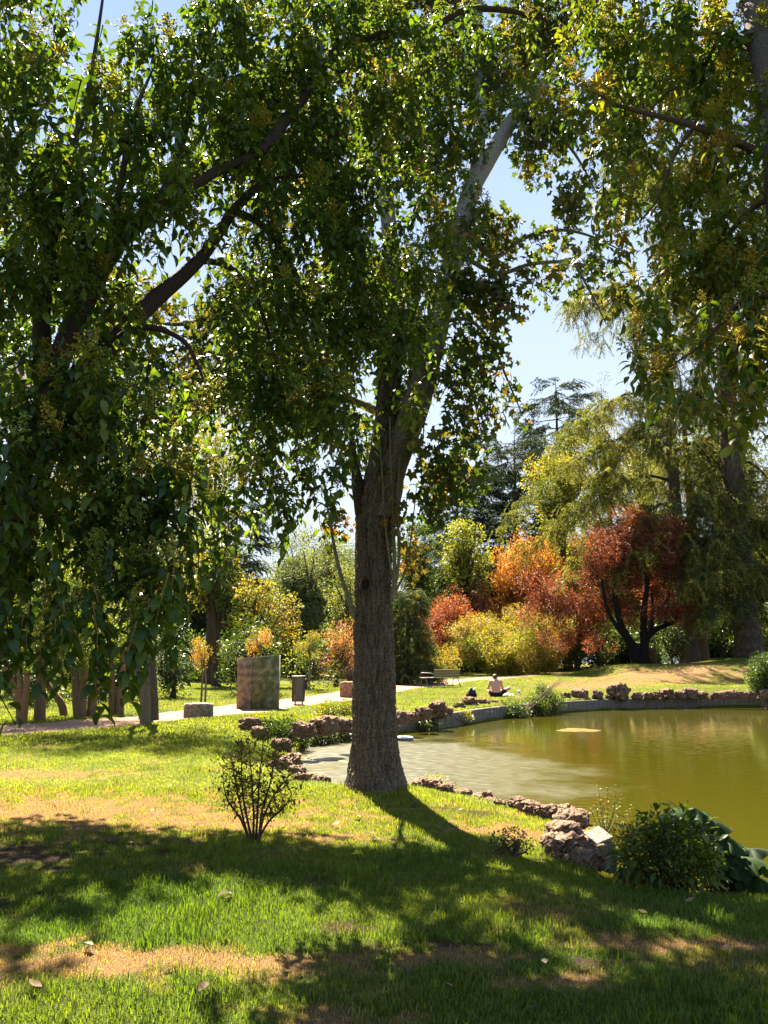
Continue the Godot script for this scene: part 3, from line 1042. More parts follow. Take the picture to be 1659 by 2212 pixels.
func privet_crown(t: Node3D, blobs: Array, per_m3: float, palette: Array, seed_: int, fruit: int, fruit_palette: Array) -> void:
	rng.seed = seed_
	var base := t.position
	var sprays := []
	for b in blobs:
		var r: Vector3 = b[1]
		var n := int(4.19 * r.x * r.y * r.z * per_m3 * (b[2] if b.size() > 2 else 1.0))
		for k in n:
			var q := ball()
			var p: Vector3 = b[0] + q * r
			if noise_c.get_noise_3d(p.x * 1.6, p.y * 1.6, p.z * 1.6) < -0.2 + 0.25 * (q.length() - 0.5):
				continue
			sprays.append([Basis(ball().normalized(), rnd(0, 0.55)) * Basis(Vector3.UP, rnd(0, TAU)) * rnd(0.8, 1.25), p, pick(palette)])
	var own: Dictionary = nearest(sprays, 21)[0]
	var bufs := [PackedFloat32Array(), PackedFloat32Array()]
	var twigs := Shape.new()
	var meshes := []
	for k in 6:
		var s := Shape.new()
		leaf(s, Vector3.ZERO, Vector3.RIGHT, Vector3.UP, 0.1, 0.042 + 0.002 * k, 0.2 + 0.05 * k, palette[k % palette.size()], 0.22)
		meshes.append(s.mesh())
	for k in sprays.size():
		var q: Array = sprays[k]
		if not own.has(k):
			push(bufs[k % 2], q[0], q[1] - base, q[2])
			continue
		var o: Vector3 = q[1] - base
		var bend := Vector3(rnd(-0.08, 0.08), -0.3, rnd(-0.08, 0.08))
		tube(twigs, [o, o + bend * 0.5 + ball() * 0.02, o + bend], [0.005, 0.003, 0.0015], 4, Color(0.2, 0.14, 0.07))
		for j in 14:
			var m := part("leaf", meshes[(j + k) % 6], M.leaf, t)
			var ang := j * 2.4 + rnd(-0.3, 0.3)
			var x := Vector3(cos(ang), rnd(-0.9, 0.1), sin(ang)).normalized()
			var y := (Vector3(rnd(-0.4, 0.4), 1, rnd(-0.4, 0.4)) - x * x.y).normalized()
			y = (y - x * y.dot(x)).normalized()
			m.transform = Transform3D(Basis(x, y, x.cross(y)).scaled(Vector3.ONE * rnd(0.75, 1.2)), o + bend * (j + 0.5) / 14.0)
	if twigs.v.size() > 0:
		part("twigs", twigs.mesh(), M.twig, t).set_meta("kind", "stuff")
	for k in 2:
		copies("crown", G.privet[k], M.leaf, bufs[k], t)
	var heads := PackedFloat32Array()
	for k in fruit:
		var q: Array = sprays[rng.randi() % sprays.size()]
		push(heads, Basis(ball().normalized(), rnd(0, 0.7)) * Basis(Vector3.UP, rnd(0, TAU)) * rnd(0.8, 1.6), q[1] - base + ball() * 0.08, pick(fruit_palette))
	copies("blossom", G.panicle, M.blossom, heads, t)

func pix(list: Array, o: Vector3) -> Array:
	var out := []
	for q in list:
		out.append(at(q[0], q[1], q[2]) - o)
	return out

func masses(list: Array) -> Array:
	# [column, row, distance, radius across, radius up, radius deep, density]
	var out := []
	for q in list:
		out.append([at(q[0], q[1], q[2]), Vector3(q[3], q[4], q[5]), q[6] if q.size() > 6 else 1.0])
	return out

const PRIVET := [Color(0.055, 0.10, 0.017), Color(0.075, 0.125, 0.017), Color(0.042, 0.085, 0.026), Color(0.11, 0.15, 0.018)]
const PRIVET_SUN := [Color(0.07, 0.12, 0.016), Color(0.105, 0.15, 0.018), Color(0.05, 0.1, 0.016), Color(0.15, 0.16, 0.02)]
const DARK_BARK := Color(0.075, 0.058, 0.045)

func make_left_privet() -> void:
	var base := ground_at(-3.3, -4.6)
	var t := thing("privet_tree", "dark glossy leafed tree leaning in from the left with drooping branches", "tree", base)
	var main := [Vector3(0, -0.2, 0)] + pix([[-120, 1500, 4.6], [-20, 1280, 4.6], [45, 1080, 4.7], [110, 930, 4.9], [200, 790, 5.1], [320, 660, 5.4], [430, 562, 5.7], [505, 455, 6.0], [570, 397, 6.3], [660, 378, 6.6]], base)
	limb_part(t, "trunk", main, [0.19, 0.16, 0.14, 0.13, 0.115, 0.1, 0.075, 0.06, 0.05, 0.04, 0.03, 0.018], M.bark, DARK_BARK, 14, 6, 0.12)
	for q in [[[[60, 1050, 4.7], [120, 800, 4.8], [230, 560, 5.0], [330, 455, 5.2], [440, 385, 5.4], [560, 330, 5.7]], [0.09, 0.075, 0.07, 0.06, 0.045, 0.02]],
		[[[110, 930, 4.9], [90, 700, 5.0], [130, 420, 5.3], [190, 200, 5.6], [230, -60, 6.0]], [0.08, 0.06, 0.04, 0.022, 0.008]],
		[[[560, 330, 5.7], [640, 230, 6.2], [735, 100, 6.8], [830, 76, 7.0], [920, 66, 7.1], [1000, 24, 7.2], [1090, 22, 7.3], [1180, 42, 7.4]], [0.05, 0.05, 0.05, 0.045, 0.04, 0.035, 0.03, 0.015]],
		[[[505, 455, 6.0], [580, 500, 6.2], [660, 640, 6.4], [700, 820, 6.5]], [0.035, 0.03, 0.022, 0.01]],
		[[[430, 562, 5.7], [500, 580, 5.9], [560, 660, 6.0], [600, 800, 6.1]], [0.03, 0.025, 0.02, 0.008]],
		[[[230, 560, 5.0], [260, 400, 5.1], [290, 250, 5.3], [330, 150, 5.5]], [0.03, 0.025, 0.02, 0.008]],
		[[[330, 455, 5.2], [390, 330, 5.4], [420, 180, 5.6], [470, 60, 5.9]], [0.03, 0.026, 0.02, 0.008]],
		[[[45, 1080, 4.7], [130, 1120, 4.5], [220, 1200, 4.3], [280, 1290, 4.1]], [0.04, 0.03, 0.02, 0.008]],
		[[[200, 790, 5.1], [270, 720, 5.0], [330, 708, 5.0], [400, 740, 5.0], [440, 820, 5.0]], [0.03, 0.026, 0.022, 0.018, 0.008]],
		[[[640, 230, 6.2], [560, 210, 6.2], [480, 215, 6.2]], [0.025, 0.02, 0.008]],
		[[[110, 930, 4.9], [60, 880, 6.0], [100, 820, 7.2], [200, 860, 8.2], [320, 840, 8.5]], [0.06, 0.05, 0.04, 0.03, 0.01]],
		[[[60, 880, 6.0], [40, 740, 7.4], [90, 620, 8.6], [180, 560, 9.2]], [0.05, 0.04, 0.03, 0.01]],
		[[[735, 100, 6.8], [720, 60, 6.8], [740, 30, 6.9], [800, 45, 7.0]], [0.02, 0.02, 0.015, 0.008]]]:
		limb_part(t, "limb", pix(q[0], base), q[1], M.bark, DARK_BARK, 8, 6, 0.1)
	var blobs := masses([
		[40, 250, 4.8, 0.75, 0.75, 0.6], [60, 520, 4.7, 0.7, 0.8, 0.6], [50, 780, 4.5, 0.6, 0.6, 0.6], [170, 700, 4.9, 0.55, 0.5, 0.6, 0.8], [60, 1000, 4.3, 0.5, 0.5, 0.5, 0.9], [180, 950, 4.5, 0.55, 0.5, 0.5], [300, 900, 4.8, 0.5, 0.45, 0.5, 0.9],
		[60, 1200, 4.0, 0.5, 0.45, 0.45, 1.1], [200, 1150, 4.2, 0.5, 0.45, 0.45, 1.1], [330, 1120, 4.4, 0.45, 0.4, 0.4], [430, 1080, 4.6, 0.35, 0.35, 0.4, 0.8], [120, 1330, 3.8, 0.45, 0.27, 0.4, 1.2], [270, 1290, 4.0, 0.4, 0.3, 0.4, 1.1], [380, 1230, 4.2, 0.3, 0.25, 0.35, 0.9], [40, 1370, 3.7, 0.3, 0.15, 0.35, 1.0], [230, 1365, 3.8, 0.3, 0.1, 0.3, 0.9], [20, 1420, 3.6, 0.08, 0.06, 0.12, 1.0],
		[290, 400, 5.2, 0.6, 0.6, 0.6, 0.9], [180, 450, 5.0, 0.5, 0.5, 0.5, 0.8], [400, 280, 5.5, 0.6, 0.55, 0.6], [420, 120, 5.8, 0.6, 0.6, 0.6], [560, 180, 6.2, 0.7, 0.6, 0.7], [600, 60, 6.5, 0.8, 0.5, 0.8], [330, 20, 6.0, 0.35, 0.35, 0.5, 0.6], [60, 60, 5.6, 0.8, 0.5, 0.7, 0.9], [500, 330, 5.9, 0.5, 0.45, 0.6, 0.9], [640, 320, 6.4, 0.6, 0.5, 0.6], [700, 180, 6.8, 0.6, 0.5, 0.6],
		[430, 480, 5.8, 0.35, 0.3, 0.4, 0.5], [620, 480, 6.2, 0.55, 0.45, 0.55], [740, 400, 6.6, 0.6, 0.5, 0.6], [560, 620, 6.1, 0.5, 0.45, 0.5], [700, 600, 6.4, 0.6, 0.55, 0.6], [820, 520, 6.8, 0.55, 0.5, 0.6], [640, 760, 6.2, 0.55, 0.5, 0.5], [780, 720, 6.5, 0.5, 0.5, 0.5], [520, 760, 6.0, 0.4, 0.4, 0.4, 0.9], [560, 900, 6.0, 0.45, 0.4, 0.45], [680, 900, 6.2, 0.5, 0.42, 0.45], [880, 640, 6.8, 0.4, 0.45, 0.45, 0.9], [600, 1010, 6.0, 0.42, 0.32, 0.4, 1.1], [700, 1000, 6.1, 0.3, 0.3, 0.35], [560, 1075, 5.9, 0.25, 0.17, 0.3, 1.1], [650, 1085, 6.0, 0.22, 0.14, 0.3, 1.0], [860, 760, 6.6, 0.25, 0.3, 0.3, 0.8], [930, 560, 7.4, 0.4, 0.4, 0.4, 0.8], [950, 700, 7.4, 0.3, 0.4, 0.35, 0.7], [1000, 460, 7.8, 0.35, 0.35, 0.4, 0.6], [890, 850, 7.2, 0.25, 0.25, 0.3, 0.7], [960, 330, 7.8, 0.4, 0.4, 0.4, 0.6],
		[480, 660, 5.6, 0.25, 0.25, 0.3, 0.6], [450, 930, 5.0, 0.25, 0.25, 0.3, 0.4], [840, 300, 7.0, 0.5, 0.5, 0.6, 0.8], [860, 130, 7.2, 0.6, 0.5, 0.6, 0.8], [1000, 60, 7.3, 0.6, 0.4, 0.6, 0.7], [1120, 110, 7.4, 0.5, 0.45, 0.5, 0.6], [980, 240, 7.4, 0.45, 0.45, 0.5, 0.6], [920, 420, 7.1, 0.4, 0.4, 0.5, 0.7], [750, 30, 7.0, 0.7, 0.4, 0.7, 0.8],
		[150, 330, 6.2, 0.8, 0.8, 0.6, 0.5], [30, 640, 5.8, 0.7, 0.8, 0.5, 0.6], [420, 850, 6.2, 0.3, 0.3, 0.4, 0.3], [660, 540, 7.2, 0.9, 0.8, 0.5, 0.6], [700, 860, 7.0, 0.55, 0.5, 0.4, 0.5], [560, 300, 7.2, 0.9, 0.8, 0.5, 0.5],
		[60, 850, 8.2, 0.8, 0.6, 0.7, 0.45], [200, 900, 8.0, 0.7, 0.45, 0.6, 0.4], [60, 650, 8.8, 0.9, 0.7, 0.8, 0.45], [230, 680, 9.0, 0.8, 0.6, 0.7, 0.35], [330, 830, 8.4, 0.6, 0.45, 0.6, 0.35], [120, 450, 9.0, 0.9, 0.8, 0.8, 0.35]])
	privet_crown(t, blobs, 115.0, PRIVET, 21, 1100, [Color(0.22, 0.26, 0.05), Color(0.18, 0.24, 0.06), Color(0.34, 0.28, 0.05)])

func make_right_privet() -> void:
	var base := ground_at(2.95, -4.4)
	var t := thing("privet_tree", "glossy leafed tree with grey trunk in the top right corner and hanging branches", "tree", base)
	limb_part(t, "trunk", [Vector3(0, -0.2, 0)] + pix([[1800, 1600, 4.5], [1760, 1100, 4.6], [1710, 560, 4.8], [1668, 200, 5.0], [1640, 60, 5.2], [1610, -120, 5.6], [1580, -300, 6.0]], base), [0.2, 0.16, 0.14, 0.125, 0.11, 0.1, 0.09, 0.05], M.bark, Color(0.13, 0.115, 0.1), 14, 6, 0.1)
	for q in [[[[1720, 360, 4.9], [1620, 320, 5.1], [1500, 272, 5.3], [1400, 245, 5.5], [1330, 225, 5.7], [1265, 185, 5.9]], [0.035, 0.03, 0.027, 0.02, 0.015, 0.008]],
		[[[1735, 420, 4.8], [1640, 440, 5.0], [1560, 520, 5.2], [1490, 600, 5.4], [1450, 660, 5.5]], [0.03, 0.022, 0.016, 0.01, 0.005]],
		[[[1668, 120, 5.1], [1560, 70, 5.4], [1460, 78, 5.7], [1380, 70, 6.0], [1300, 40, 6.2]], [0.03, 0.024, 0.018, 0.012, 0.006]],
		[[[1780, 700, 4.5], [1680, 640, 4.6], [1590, 660, 4.7], [1520, 740, 4.7], [1450, 790, 4.7]], [0.03, 0.022, 0.016, 0.01, 0.005]],
		[[[1780, 760, 4.4], [1690, 740, 4.5], [1620, 780, 4.6], [1560, 820, 4.6]], [0.02, 0.016, 0.01, 0.005]],
		[[[1500, 272, 5.3], [1460, 330, 5.3], [1420, 430, 5.3], [1380, 480, 5.4]], [0.016, 0.013, 0.01, 0.005]],
		[[[1560, 70, 5.4], [1500, 170, 5.4], [1440, 200, 5.5], [1390, 260, 5.6]], [0.014, 0.012, 0.01, 0.005]]]:
		limb_part(t, "limb", pix(q[0], base), q[1], M.bark, Color(0.12, 0.085, 0.06), 7, 6, 0.1)
	var blobs := masses([
		[1560, 60, 5.5, 0.7, 0.5, 0.6, 0.75], [1420, 60, 6.0, 0.6, 0.45, 0.6, 0.75], [1290, 60, 6.3, 0.55, 0.45, 0.6, 0.7], [1480, 200, 5.5, 0.5, 0.45, 0.5, 0.65], [1340, 210, 5.9, 0.5, 0.4, 0.5, 0.65], [1580, 230, 5.2, 0.4, 0.4, 0.4, 0.7], [1230, 170, 6.6, 0.4, 0.35, 0.5, 0.5], [1610, 380, 5.0, 0.4, 0.4, 0.4, 0.7], [1480, 400, 5.4, 0.45, 0.4, 0.45, 0.55], [1380, 380, 5.7, 0.35, 0.35, 0.4, 0.4],
		[1560, 560, 5.2, 0.45, 0.4, 0.45, 0.7], [1640, 640, 4.9, 0.45, 0.4, 0.4, 0.8], [1460, 620, 5.4, 0.4, 0.35, 0.4, 0.6], [1540, 740, 4.8, 0.4, 0.3, 0.35, 0.75], [1640, 780, 4.6, 0.35, 0.25, 0.35, 0.8], [1440, 740, 4.8, 0.3, 0.22, 0.3, 0.7], [1410, 830, 4.6, 0.2, 0.14, 0.2, 1.0], [1530, 840, 4.5, 0.28, 0.14, 0.25, 0.7], [1380, 640, 5.2, 0.25, 0.25, 0.25, 0.7], [1400, 740, 4.8, 0.22, 0.2, 0.25, 1.0], [1440, 820, 4.6, 0.2, 0.15, 0.2, 1.1], [1390, 850, 4.55, 0.12, 0.1, 0.15, 1.2], [1600, 720, 4.8, 0.35, 0.3, 0.3, 0.9], [1780, 120, 5.4, 0.8, 0.7, 0.8, 0.5], [1820, 480, 5.0, 0.7, 0.7, 0.7, 0.45], [1840, 800, 4.6, 0.5, 0.5, 0.5, 0.4], [1620, 880, 4.6, 0.2, 0.1, 0.2, 0.6],
		[1420, 190, 7.2, 0.9, 0.7, 0.6, 0.4], [1580, 480, 6.6, 0.8, 0.8, 0.6, 0.4], [1320, 380, 6.8, 0.4, 0.5, 0.5, 0.35], [1400, 560, 6.2, 0.4, 0.4, 0.4, 0.4]])
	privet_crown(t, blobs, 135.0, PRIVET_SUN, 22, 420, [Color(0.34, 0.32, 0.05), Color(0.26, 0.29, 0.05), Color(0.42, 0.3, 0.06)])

func rough_trunk(pts: Array, radii: Array, sides: int, steps: int, depth: float, pale_from: float, bark := Color(0.2, 0.162, 0.126)) -> ArrayMesh:
	# furrowed bark: long ridges that run up the stem, cut into the mesh itself
	var s := Shape.new()
	var line := curve(pts, steps)
	var rr := spread(radii, line.size())
	var f := FastNoiseLite.new()
	f.seed = 77
	f.noise_type = FastNoiseLite.TYPE_SIMPLEX_SMOOTH
	f.frequency = 1.0
	f.fractal_type = FastNoiseLite.FRACTAL_RIDGED
	f.fractal_octaves = 3
	var side := Vector3.RIGHT
	var run := 0.0
	for k in line.size():
		var a: Vector3 = line[maxi(k - 1, 0)]
		var b: Vector3 = line[mini(k + 1, line.size() - 1)]
		var t := (b - a).normalized()
		side = (side - t * side.dot(t)).normalized()
		var up := t.cross(side)
		if k > 0:
			run += (line[k] - line[k - 1]).length()
		for j in sides + 1:
			var ang := TAU * (j % sides) / sides
			var nn := side * cos(ang) + up * sin(ang)
			var r: float = rr[k]
			var q := Vector3(cos(ang) * 6.0, run * 2.6, sin(ang) * 6.0)
			q.x += 0.6 * noise_b.get_noise_2d(run * 30.0, cos(ang) * 8.0)
			var ridge := f.get_noise_3dv(q)
			var bump := depth * (ridge - 0.1) + 0.022 * noise_b.get_noise_3d(cos(ang) * 9.0, run * 9.0, sin(ang) * 9.0)
			if run < 0.55:
				bump += 0.07 * (0.55 - run) * (1.0 + sin(ang * 5.0 + 1.0)) + 0.05 * (0.55 - run) * sin(ang * 3.0)
			var pale := clampf((run - pale_from) / 1.2 + noise_b.get_noise_3d(cos(ang) * 12.0, run * 8.0, sin(ang) * 12.0), 0.0, 1.0)
			var moss := clampf(noise_b.get_noise_3d(cos(ang) * 16.0 + 30.0, run * 14.0, sin(ang) * 16.0) * 1.6, 0.0, 0.5)
			var c := bark.lerp(Color(0.25, 0.23, 0.17), moss).lerp(Color(0.42, 0.4, 0.36), pale)
			s.put(line[k] + nn * (r + bump * (1.0 - 0.75 * pale)), nn, c, Vector2(float(j) / sides, run))
	for k in line.size() - 1:
		for j in sides:
			var a := k * (sides + 1) + j
			s.quad(a, a + sides + 1, a + sides + 2, a + 1)
	s.smooth()
	for k in line.size():
		var a := k * (sides + 1)
		var m := (s.n[a] + s.n[a + sides]).normalized()
		s.n[a] = m; s.n[a + sides] = m
	return s.mesh()

func make_plane_tree() -> void:
	var base := ground_at(-0.1, -8.9)
	var t := thing("plane_tree", "large plane tree with furrowed brown trunk standing beside the pond", "tree", base)
	var stem := pix([[815, 1745, 8.9], [810, 1690, 8.9], [809, 1600, 8.9], [808, 1450, 8.9], [806, 1300, 8.9], [807, 1180, 8.9], [812, 1090, 8.9], [826, 1000, 8.9], [836, 900, 9.0], [846, 780, 9.1]], base)
	part("trunk", rough_trunk(stem, [0.35, 0.29, 0.24, 0.215, 0.195, 0.195, 0.205, 0.15, 0.13, 0.11], 230, 44, 0.034, 6.0), M.fine_bark, t)
	part("limb", rough_trunk(pix([[818, 1120, 8.85], [850, 1010, 8.85], [880, 930, 8.8], [912, 830, 8.8], [945, 700, 8.9], [978, 560, 9.1], [1015, 420, 9.4], [1055, 345, 9.6], [1110, 255, 9.9], [1170, 185, 10.2], [1240, 120, 10.6]], base), [0.15, 0.15, 0.155, 0.15, 0.14, 0.13, 0.12, 0.11, 0.1, 0.08, 0.05], 60, 12, 0.012, 1.9), M.fine_bark, t)
	part("limb", rough_trunk(pix([[1015, 420, 9.4], [1030, 340, 9.5], [1038, 240, 9.7], [1030, 100, 10.0], [1040, -60, 10.4]], base), [0.1, 0.095, 0.085, 0.07, 0.04], 40, 10, 0.006, -3.0), M.fine_bark, t)
	part("limb", rough_trunk(pix([[846, 780, 9.1], [850, 600, 9.3], [830, 400, 9.6], [800, 150, 10.0], [790, -80, 10.5]], base), [0.12, 0.11, 0.1, 0.08, 0.05], 36, 10, 0.008, 1.0), M.fine_bark, t)
	limb_part(t, "limb", pix([[782, 1110, 8.85], [772, 1050, 8.8], [765, 990, 8.8], [756, 930, 8.85], [742, 860, 8.9]], base), [0.09, 0.075, 0.035, 0.025, 0.015], M.fine_bark, DARK_BARK, 14, 6, 0.25)
	var pale := Color(0.24, 0.22, 0.16)
	for q in [[[[1000, 470, 9.3], [1060, 555, 9.3], [1130, 515, 9.4], [1200, 497, 9.5], [1270, 508, 9.6], [1350, 545, 9.8]], [0.04, 0.034, 0.03, 0.025, 0.018, 0.006]],
		[[[985, 540, 9.1], [1070, 590, 9.1], [1150, 570, 9.2], [1240, 568, 9.3], [1320, 600, 9.4], [1390, 680, 9.6]], [0.035, 0.03, 0.026, 0.022, 0.015, 0.005]],
		[[[1240, 568, 9.3], [1280, 640, 9.3], [1310, 700, 9.3]], [0.02, 0.014, 0.006]],
		[[[945, 700, 8.9], [1010, 690, 8.8], [1060, 740, 8.8], [1100, 830, 8.8], [1130, 900, 8.8]], [0.03, 0.024, 0.018, 0.012, 0.005]],
		[[[912, 830, 8.8], [980, 800, 8.7], [1020, 850, 8.7], [1040, 940, 8.7]], [0.025, 0.02, 0.014, 0.005]],
		[[[836, 900, 9.0], [740, 860, 9.1], [600, 850, 9.3], [440, 870, 9.4], [280, 860, 9.6]], [0.06, 0.05, 0.04, 0.03, 0.01]],
		[[[850, 600, 9.3], [720, 640, 9.6], [560, 640, 10.0], [400, 700, 10.2], [260, 680, 10.4]], [0.07, 0.06, 0.045, 0.03, 0.01]],
		[[[1110, 255, 9.9], [1180, 270, 9.8], [1240, 330, 9.7], [1290, 420, 9.7]], [0.04, 0.03, 0.02, 0.008]]]:
		limb_part(t, "limb", pix(q[0], base), q[1], M.fine_bark, pale, 8, 6, 0.1)
	for q in [[[[846, 1300, 8.75], [852, 1240, 8.72], [850, 1150, 8.7], [846, 1050, 8.7], [842, 900, 8.7]], [0.03, 0.024, 0.02, 0.016, 0.008]],
		[[[850, 1285, 8.75], [862, 1200, 8.7], [858, 1080, 8.7], [868, 940, 8.7]], [0.022, 0.018, 0.014, 0.006]],
		[[[846, 1240, 8.72], [832, 1130, 8.66], [826, 1030, 8.66], [818, 930, 8.7]], [0.014, 0.012, 0.01, 0.005]],
		[[[848, 1290, 8.75], [876, 1230, 8.75], [888, 1160, 8.75], [900, 1050, 8.75]], [0.016, 0.013, 0.01, 0.004]],
		[[[766, 1335, 8.8], [752, 1290, 8.75], [738, 1250, 8.72], [724, 1190, 8.72], [716, 1130, 8.72], [730, 1060, 8.75]], [0.03, 0.026, 0.022, 0.02, 0.016, 0.006]]]:
		limb_part(t, "sucker", pix(q[0], base), q[1], M.fine_bark, Color(0.30, 0.29, 0.2), 8, 6, 0.05)
	# the bark scar where a limb was cut, and the knot above it
	var s := Shape.new()
	var o := at(790, 1262, 8.66) - base
	for k in 9:
		for j in 13:
			var ang := TAU * j / 12.0
			var u := k / 8.0
			var rr := 0.085 * sin(u * PI * 0.5)
			var lip := 0.035 * exp(-pow((u - 0.75) * 5.0, 2.0))
			s.put(o + Vector3(cos(ang) * rr * 0.8 + sin(ang) * rr * 0.15, sin(ang) * rr * 1.3, lip - 0.03 * (1.0 - u) - 0.045 * u * u), Vector3.BACK, Color(0.13, 0.095, 0.07) if u > 0.4 else Color(0.05, 0.035, 0.025))
	for k in 8:
		for j in 12:
			var a := k * 13 + j
			s.quad(a, a + 1, a + 14, a + 13)
	s.smooth()
	part("knot", s.mesh(), M.fine_bark, t)
	# foliage: lobed leaves, green in the crown and yellow on the suckers
	var blobs := masses([[1010, 620, 8.9, 0.5, 0.4, 0.5], [1060, 720, 8.8, 0.45, 0.4, 0.5, 0.45], [1040, 840, 8.8, 0.4, 0.4, 0.4, 0.52], [1000, 930, 8.8, 0.4, 0.4, 0.4, 0.59], [960, 1020, 8.7, 0.45, 0.35, 0.4], [930, 1100, 8.7, 0.3, 0.3, 0.35, 0.8], [1100, 860, 8.8, 0.2, 0.4, 0.3, 0.35], [1130, 620, 9.1, 0.4, 0.2, 0.4, 0.4], [960, 830, 8.7, 0.25, 0.4, 0.35, 0.8], [1230, 540, 9.4, 0.4, 0.2, 0.4, 0.35], [900, 940, 8.65, 0.2, 0.35, 0.25, 0.8], [1070, 480, 9.4, 0.4, 0.4, 0.5, 0.5],
		[1150, 300, 9.9, 0.7, 0.6, 0.6, 0.7], [1040, 180, 10.2, 0.9, 0.7, 0.8, 0.7], [1240, 420, 9.7, 0.35, 0.5, 0.4, 0.5], [930, 350, 9.6, 0.8, 0.7, 0.7, 0.5], [800, 250, 10.2, 1.0, 0.9, 0.9, 0.5], [1200, 80, 10.6, 1.0, 0.7, 0.9, 0.7], [1320, 250, 10.4, 0.6, 0.6, 0.7, 0.6], [900, 30, 10.6, 1.2, 0.8, 0.9, 0.5], [640, 420, 10.2, 0.9, 0.8, 0.8, 0.3], [960, 500, 9.3, 0.5, 0.5, 0.5, 0.5], [850, 900, 8.8, 0.2, 0.4, 0.25, 0.5], [1160, 780, 8.8, 0.08, 0.3, 0.15, 0.15], [1120, 500, 9.4, 0.5, 0.35, 0.4, 0.6], [1220, 470, 9.6, 0.5, 0.3, 0.4, 0.6], [1300, 570, 9.6, 0.4, 0.3, 0.4, 0.6], [1180, 600, 9.2, 0.4, 0.15, 0.3, 0.5], [1265, 615, 9.3, 0.4, 0.14, 0.3, 0.5], [1330, 450, 9.8, 0.5, 0.4, 0.4, 0.6], [1370, 620, 9.6, 0.4, 0.3, 0.4, 0.5],
		[300, 860, 9.6, 0.9, 0.6, 0.7, 0.45], [450, 890, 9.2, 0.7, 0.45, 0.6, 0.45], [560, 820, 9.4, 0.8, 0.6, 0.7, 0.60], [400, 720, 10.0, 0.9, 0.7, 0.7, 0.38], [250, 680, 10.4, 0.9, 0.7, 0.7, 0.38], [560, 650, 10.0, 0.9, 0.7, 0.7, 0.60], [700, 780, 9.3, 0.7, 0.6, 0.6, 0.5], [760, 950, 9.1, 0.35, 0.4, 0.4, 0.6], [680, 930, 9.0, 0.5, 0.35, 0.4, 0.5], [880, 780, 9.0, 0.4, 0.5, 0.5, 0.6], [800, 620, 9.4, 0.8, 0.7, 0.6, 0.5], [150, 840, 10.0, 0.9, 0.6, 0.7, 0.45]])
	for b in blobs:
		b[0] -= base
	rng.seed = 33
	var buf := PackedFloat32Array()
	crown(buf, blobs, 85.0, [Color(0.05, 0.09, 0.014), Color(0.07, 0.10, 0.016), Color(0.04, 0.075, 0.014), Color(0.13, 0.12, 0.02)], 1.0, true)
	copies("crown", G.star, M.soft_leaf, buf, t)
	var low := masses([[895, 1150, 8.75, 0.18, 0.45, 0.25, 1.0], [880, 1240, 8.7, 0.12, 0.25, 0.2, 0.9], [730, 1120, 8.7, 0.16, 0.3, 0.2, 1.0], [745, 1190, 8.7, 0.1, 0.15, 0.15, 0.7], [860, 1060, 8.6, 0.15, 0.35, 0.2, 0.7]])
	for b in low:
		b[0] -= base
	var buf2 := PackedFloat32Array()
	crown(buf2, low, 130.0, [Color(0.2, 0.14, 0.02), Color(0.16, 0.14, 0.02), Color(0.09, 0.11, 0.02), Color(0.24, 0.12, 0.03)], 0.5, true)
	copies("sucker_leaves", G.star, M.soft_leaf, buf2, t)
	# leaves that have turned rust red high in the crown
	var rust := masses([[630, 430, 8.6, 0.3, 0.12, 0.2], [710, 445, 8.6, 0.3, 0.12, 0.2], [785, 475, 8.6, 0.25, 0.12, 0.2], [850, 280, 8.8, 0.25, 0.35, 0.25, 0.6], [780, 130, 9.0, 0.3, 0.3, 0.3, 0.5], [890, 330, 8.8, 0.25, 0.3, 0.25, 0.5], [830, 180, 9.0, 0.3, 0.3, 0.3, 0.5], [1010, 520, 8.4, 0.15, 0.25, 0.2, 0.5]])
	for b in rust:
		b[0] -= base
	var buf3 := PackedFloat32Array()
	crown(buf3, rust, 110.0, [Color(0.36, 0.13, 0.04), Color(0.42, 0.18, 0.05), Color(0.38, 0.24, 0.06)], 0.6, true)
	copies("rust_leaves", G.star, M.soft_leaf, buf3, t)
	# the leaves that hang clear of the crown, each by itself
	rng.seed = 34
	var meshes := []
	for k in 5:
		var ls := Shape.new()
		star_leaf(ls, Vector3.ZERO, Vector3.RIGHT, Vector3.UP, 0.14, [Color(0.07, 0.10, 0.016), Color(0.16, 0.12, 0.03), Color(0.05, 0.085, 0.015), Color(0.11, 0.13, 0.02), Color(0.2, 0.12, 0.04)][k])
		meshes.append(ls.mesh())
	var rows := [[1000, 720, 1040, 860], [1040, 700, 1110, 800], [1080, 790, 1140, 930], [1010, 880, 1050, 990], [930, 960, 980, 1080], [960, 1040, 920, 1120], [1060, 640, 1160, 680], [1160, 600, 1270, 560], [840, 960, 830, 1150], [850, 1050, 870, 1200], [730, 1070, 722, 1180]]
	for q in rows:
		for k in 24:
			var f := rnd(0, 1)
			var m := part("leaf", meshes[rng.randi() % 5], M.soft_leaf, t)
			var x := (ball() + Vector3(0, -0.7, 0)).normalized()
			var y := (ball() + Vector3(0, 0.5, 0.3))
			y = (y - x * y.dot(x)).normalized()
			m.transform = Transform3D(Basis(x, y, x.cross(y)).scaled(Vector3.ONE * rnd(0.6, 1.1)), at(lerpf(q[0], q[2], f) + rnd(-22, 22), lerpf(q[1], q[3], f) + rnd(-15, 15), 8.72 + rnd(-0.15, 0.15)) - base)

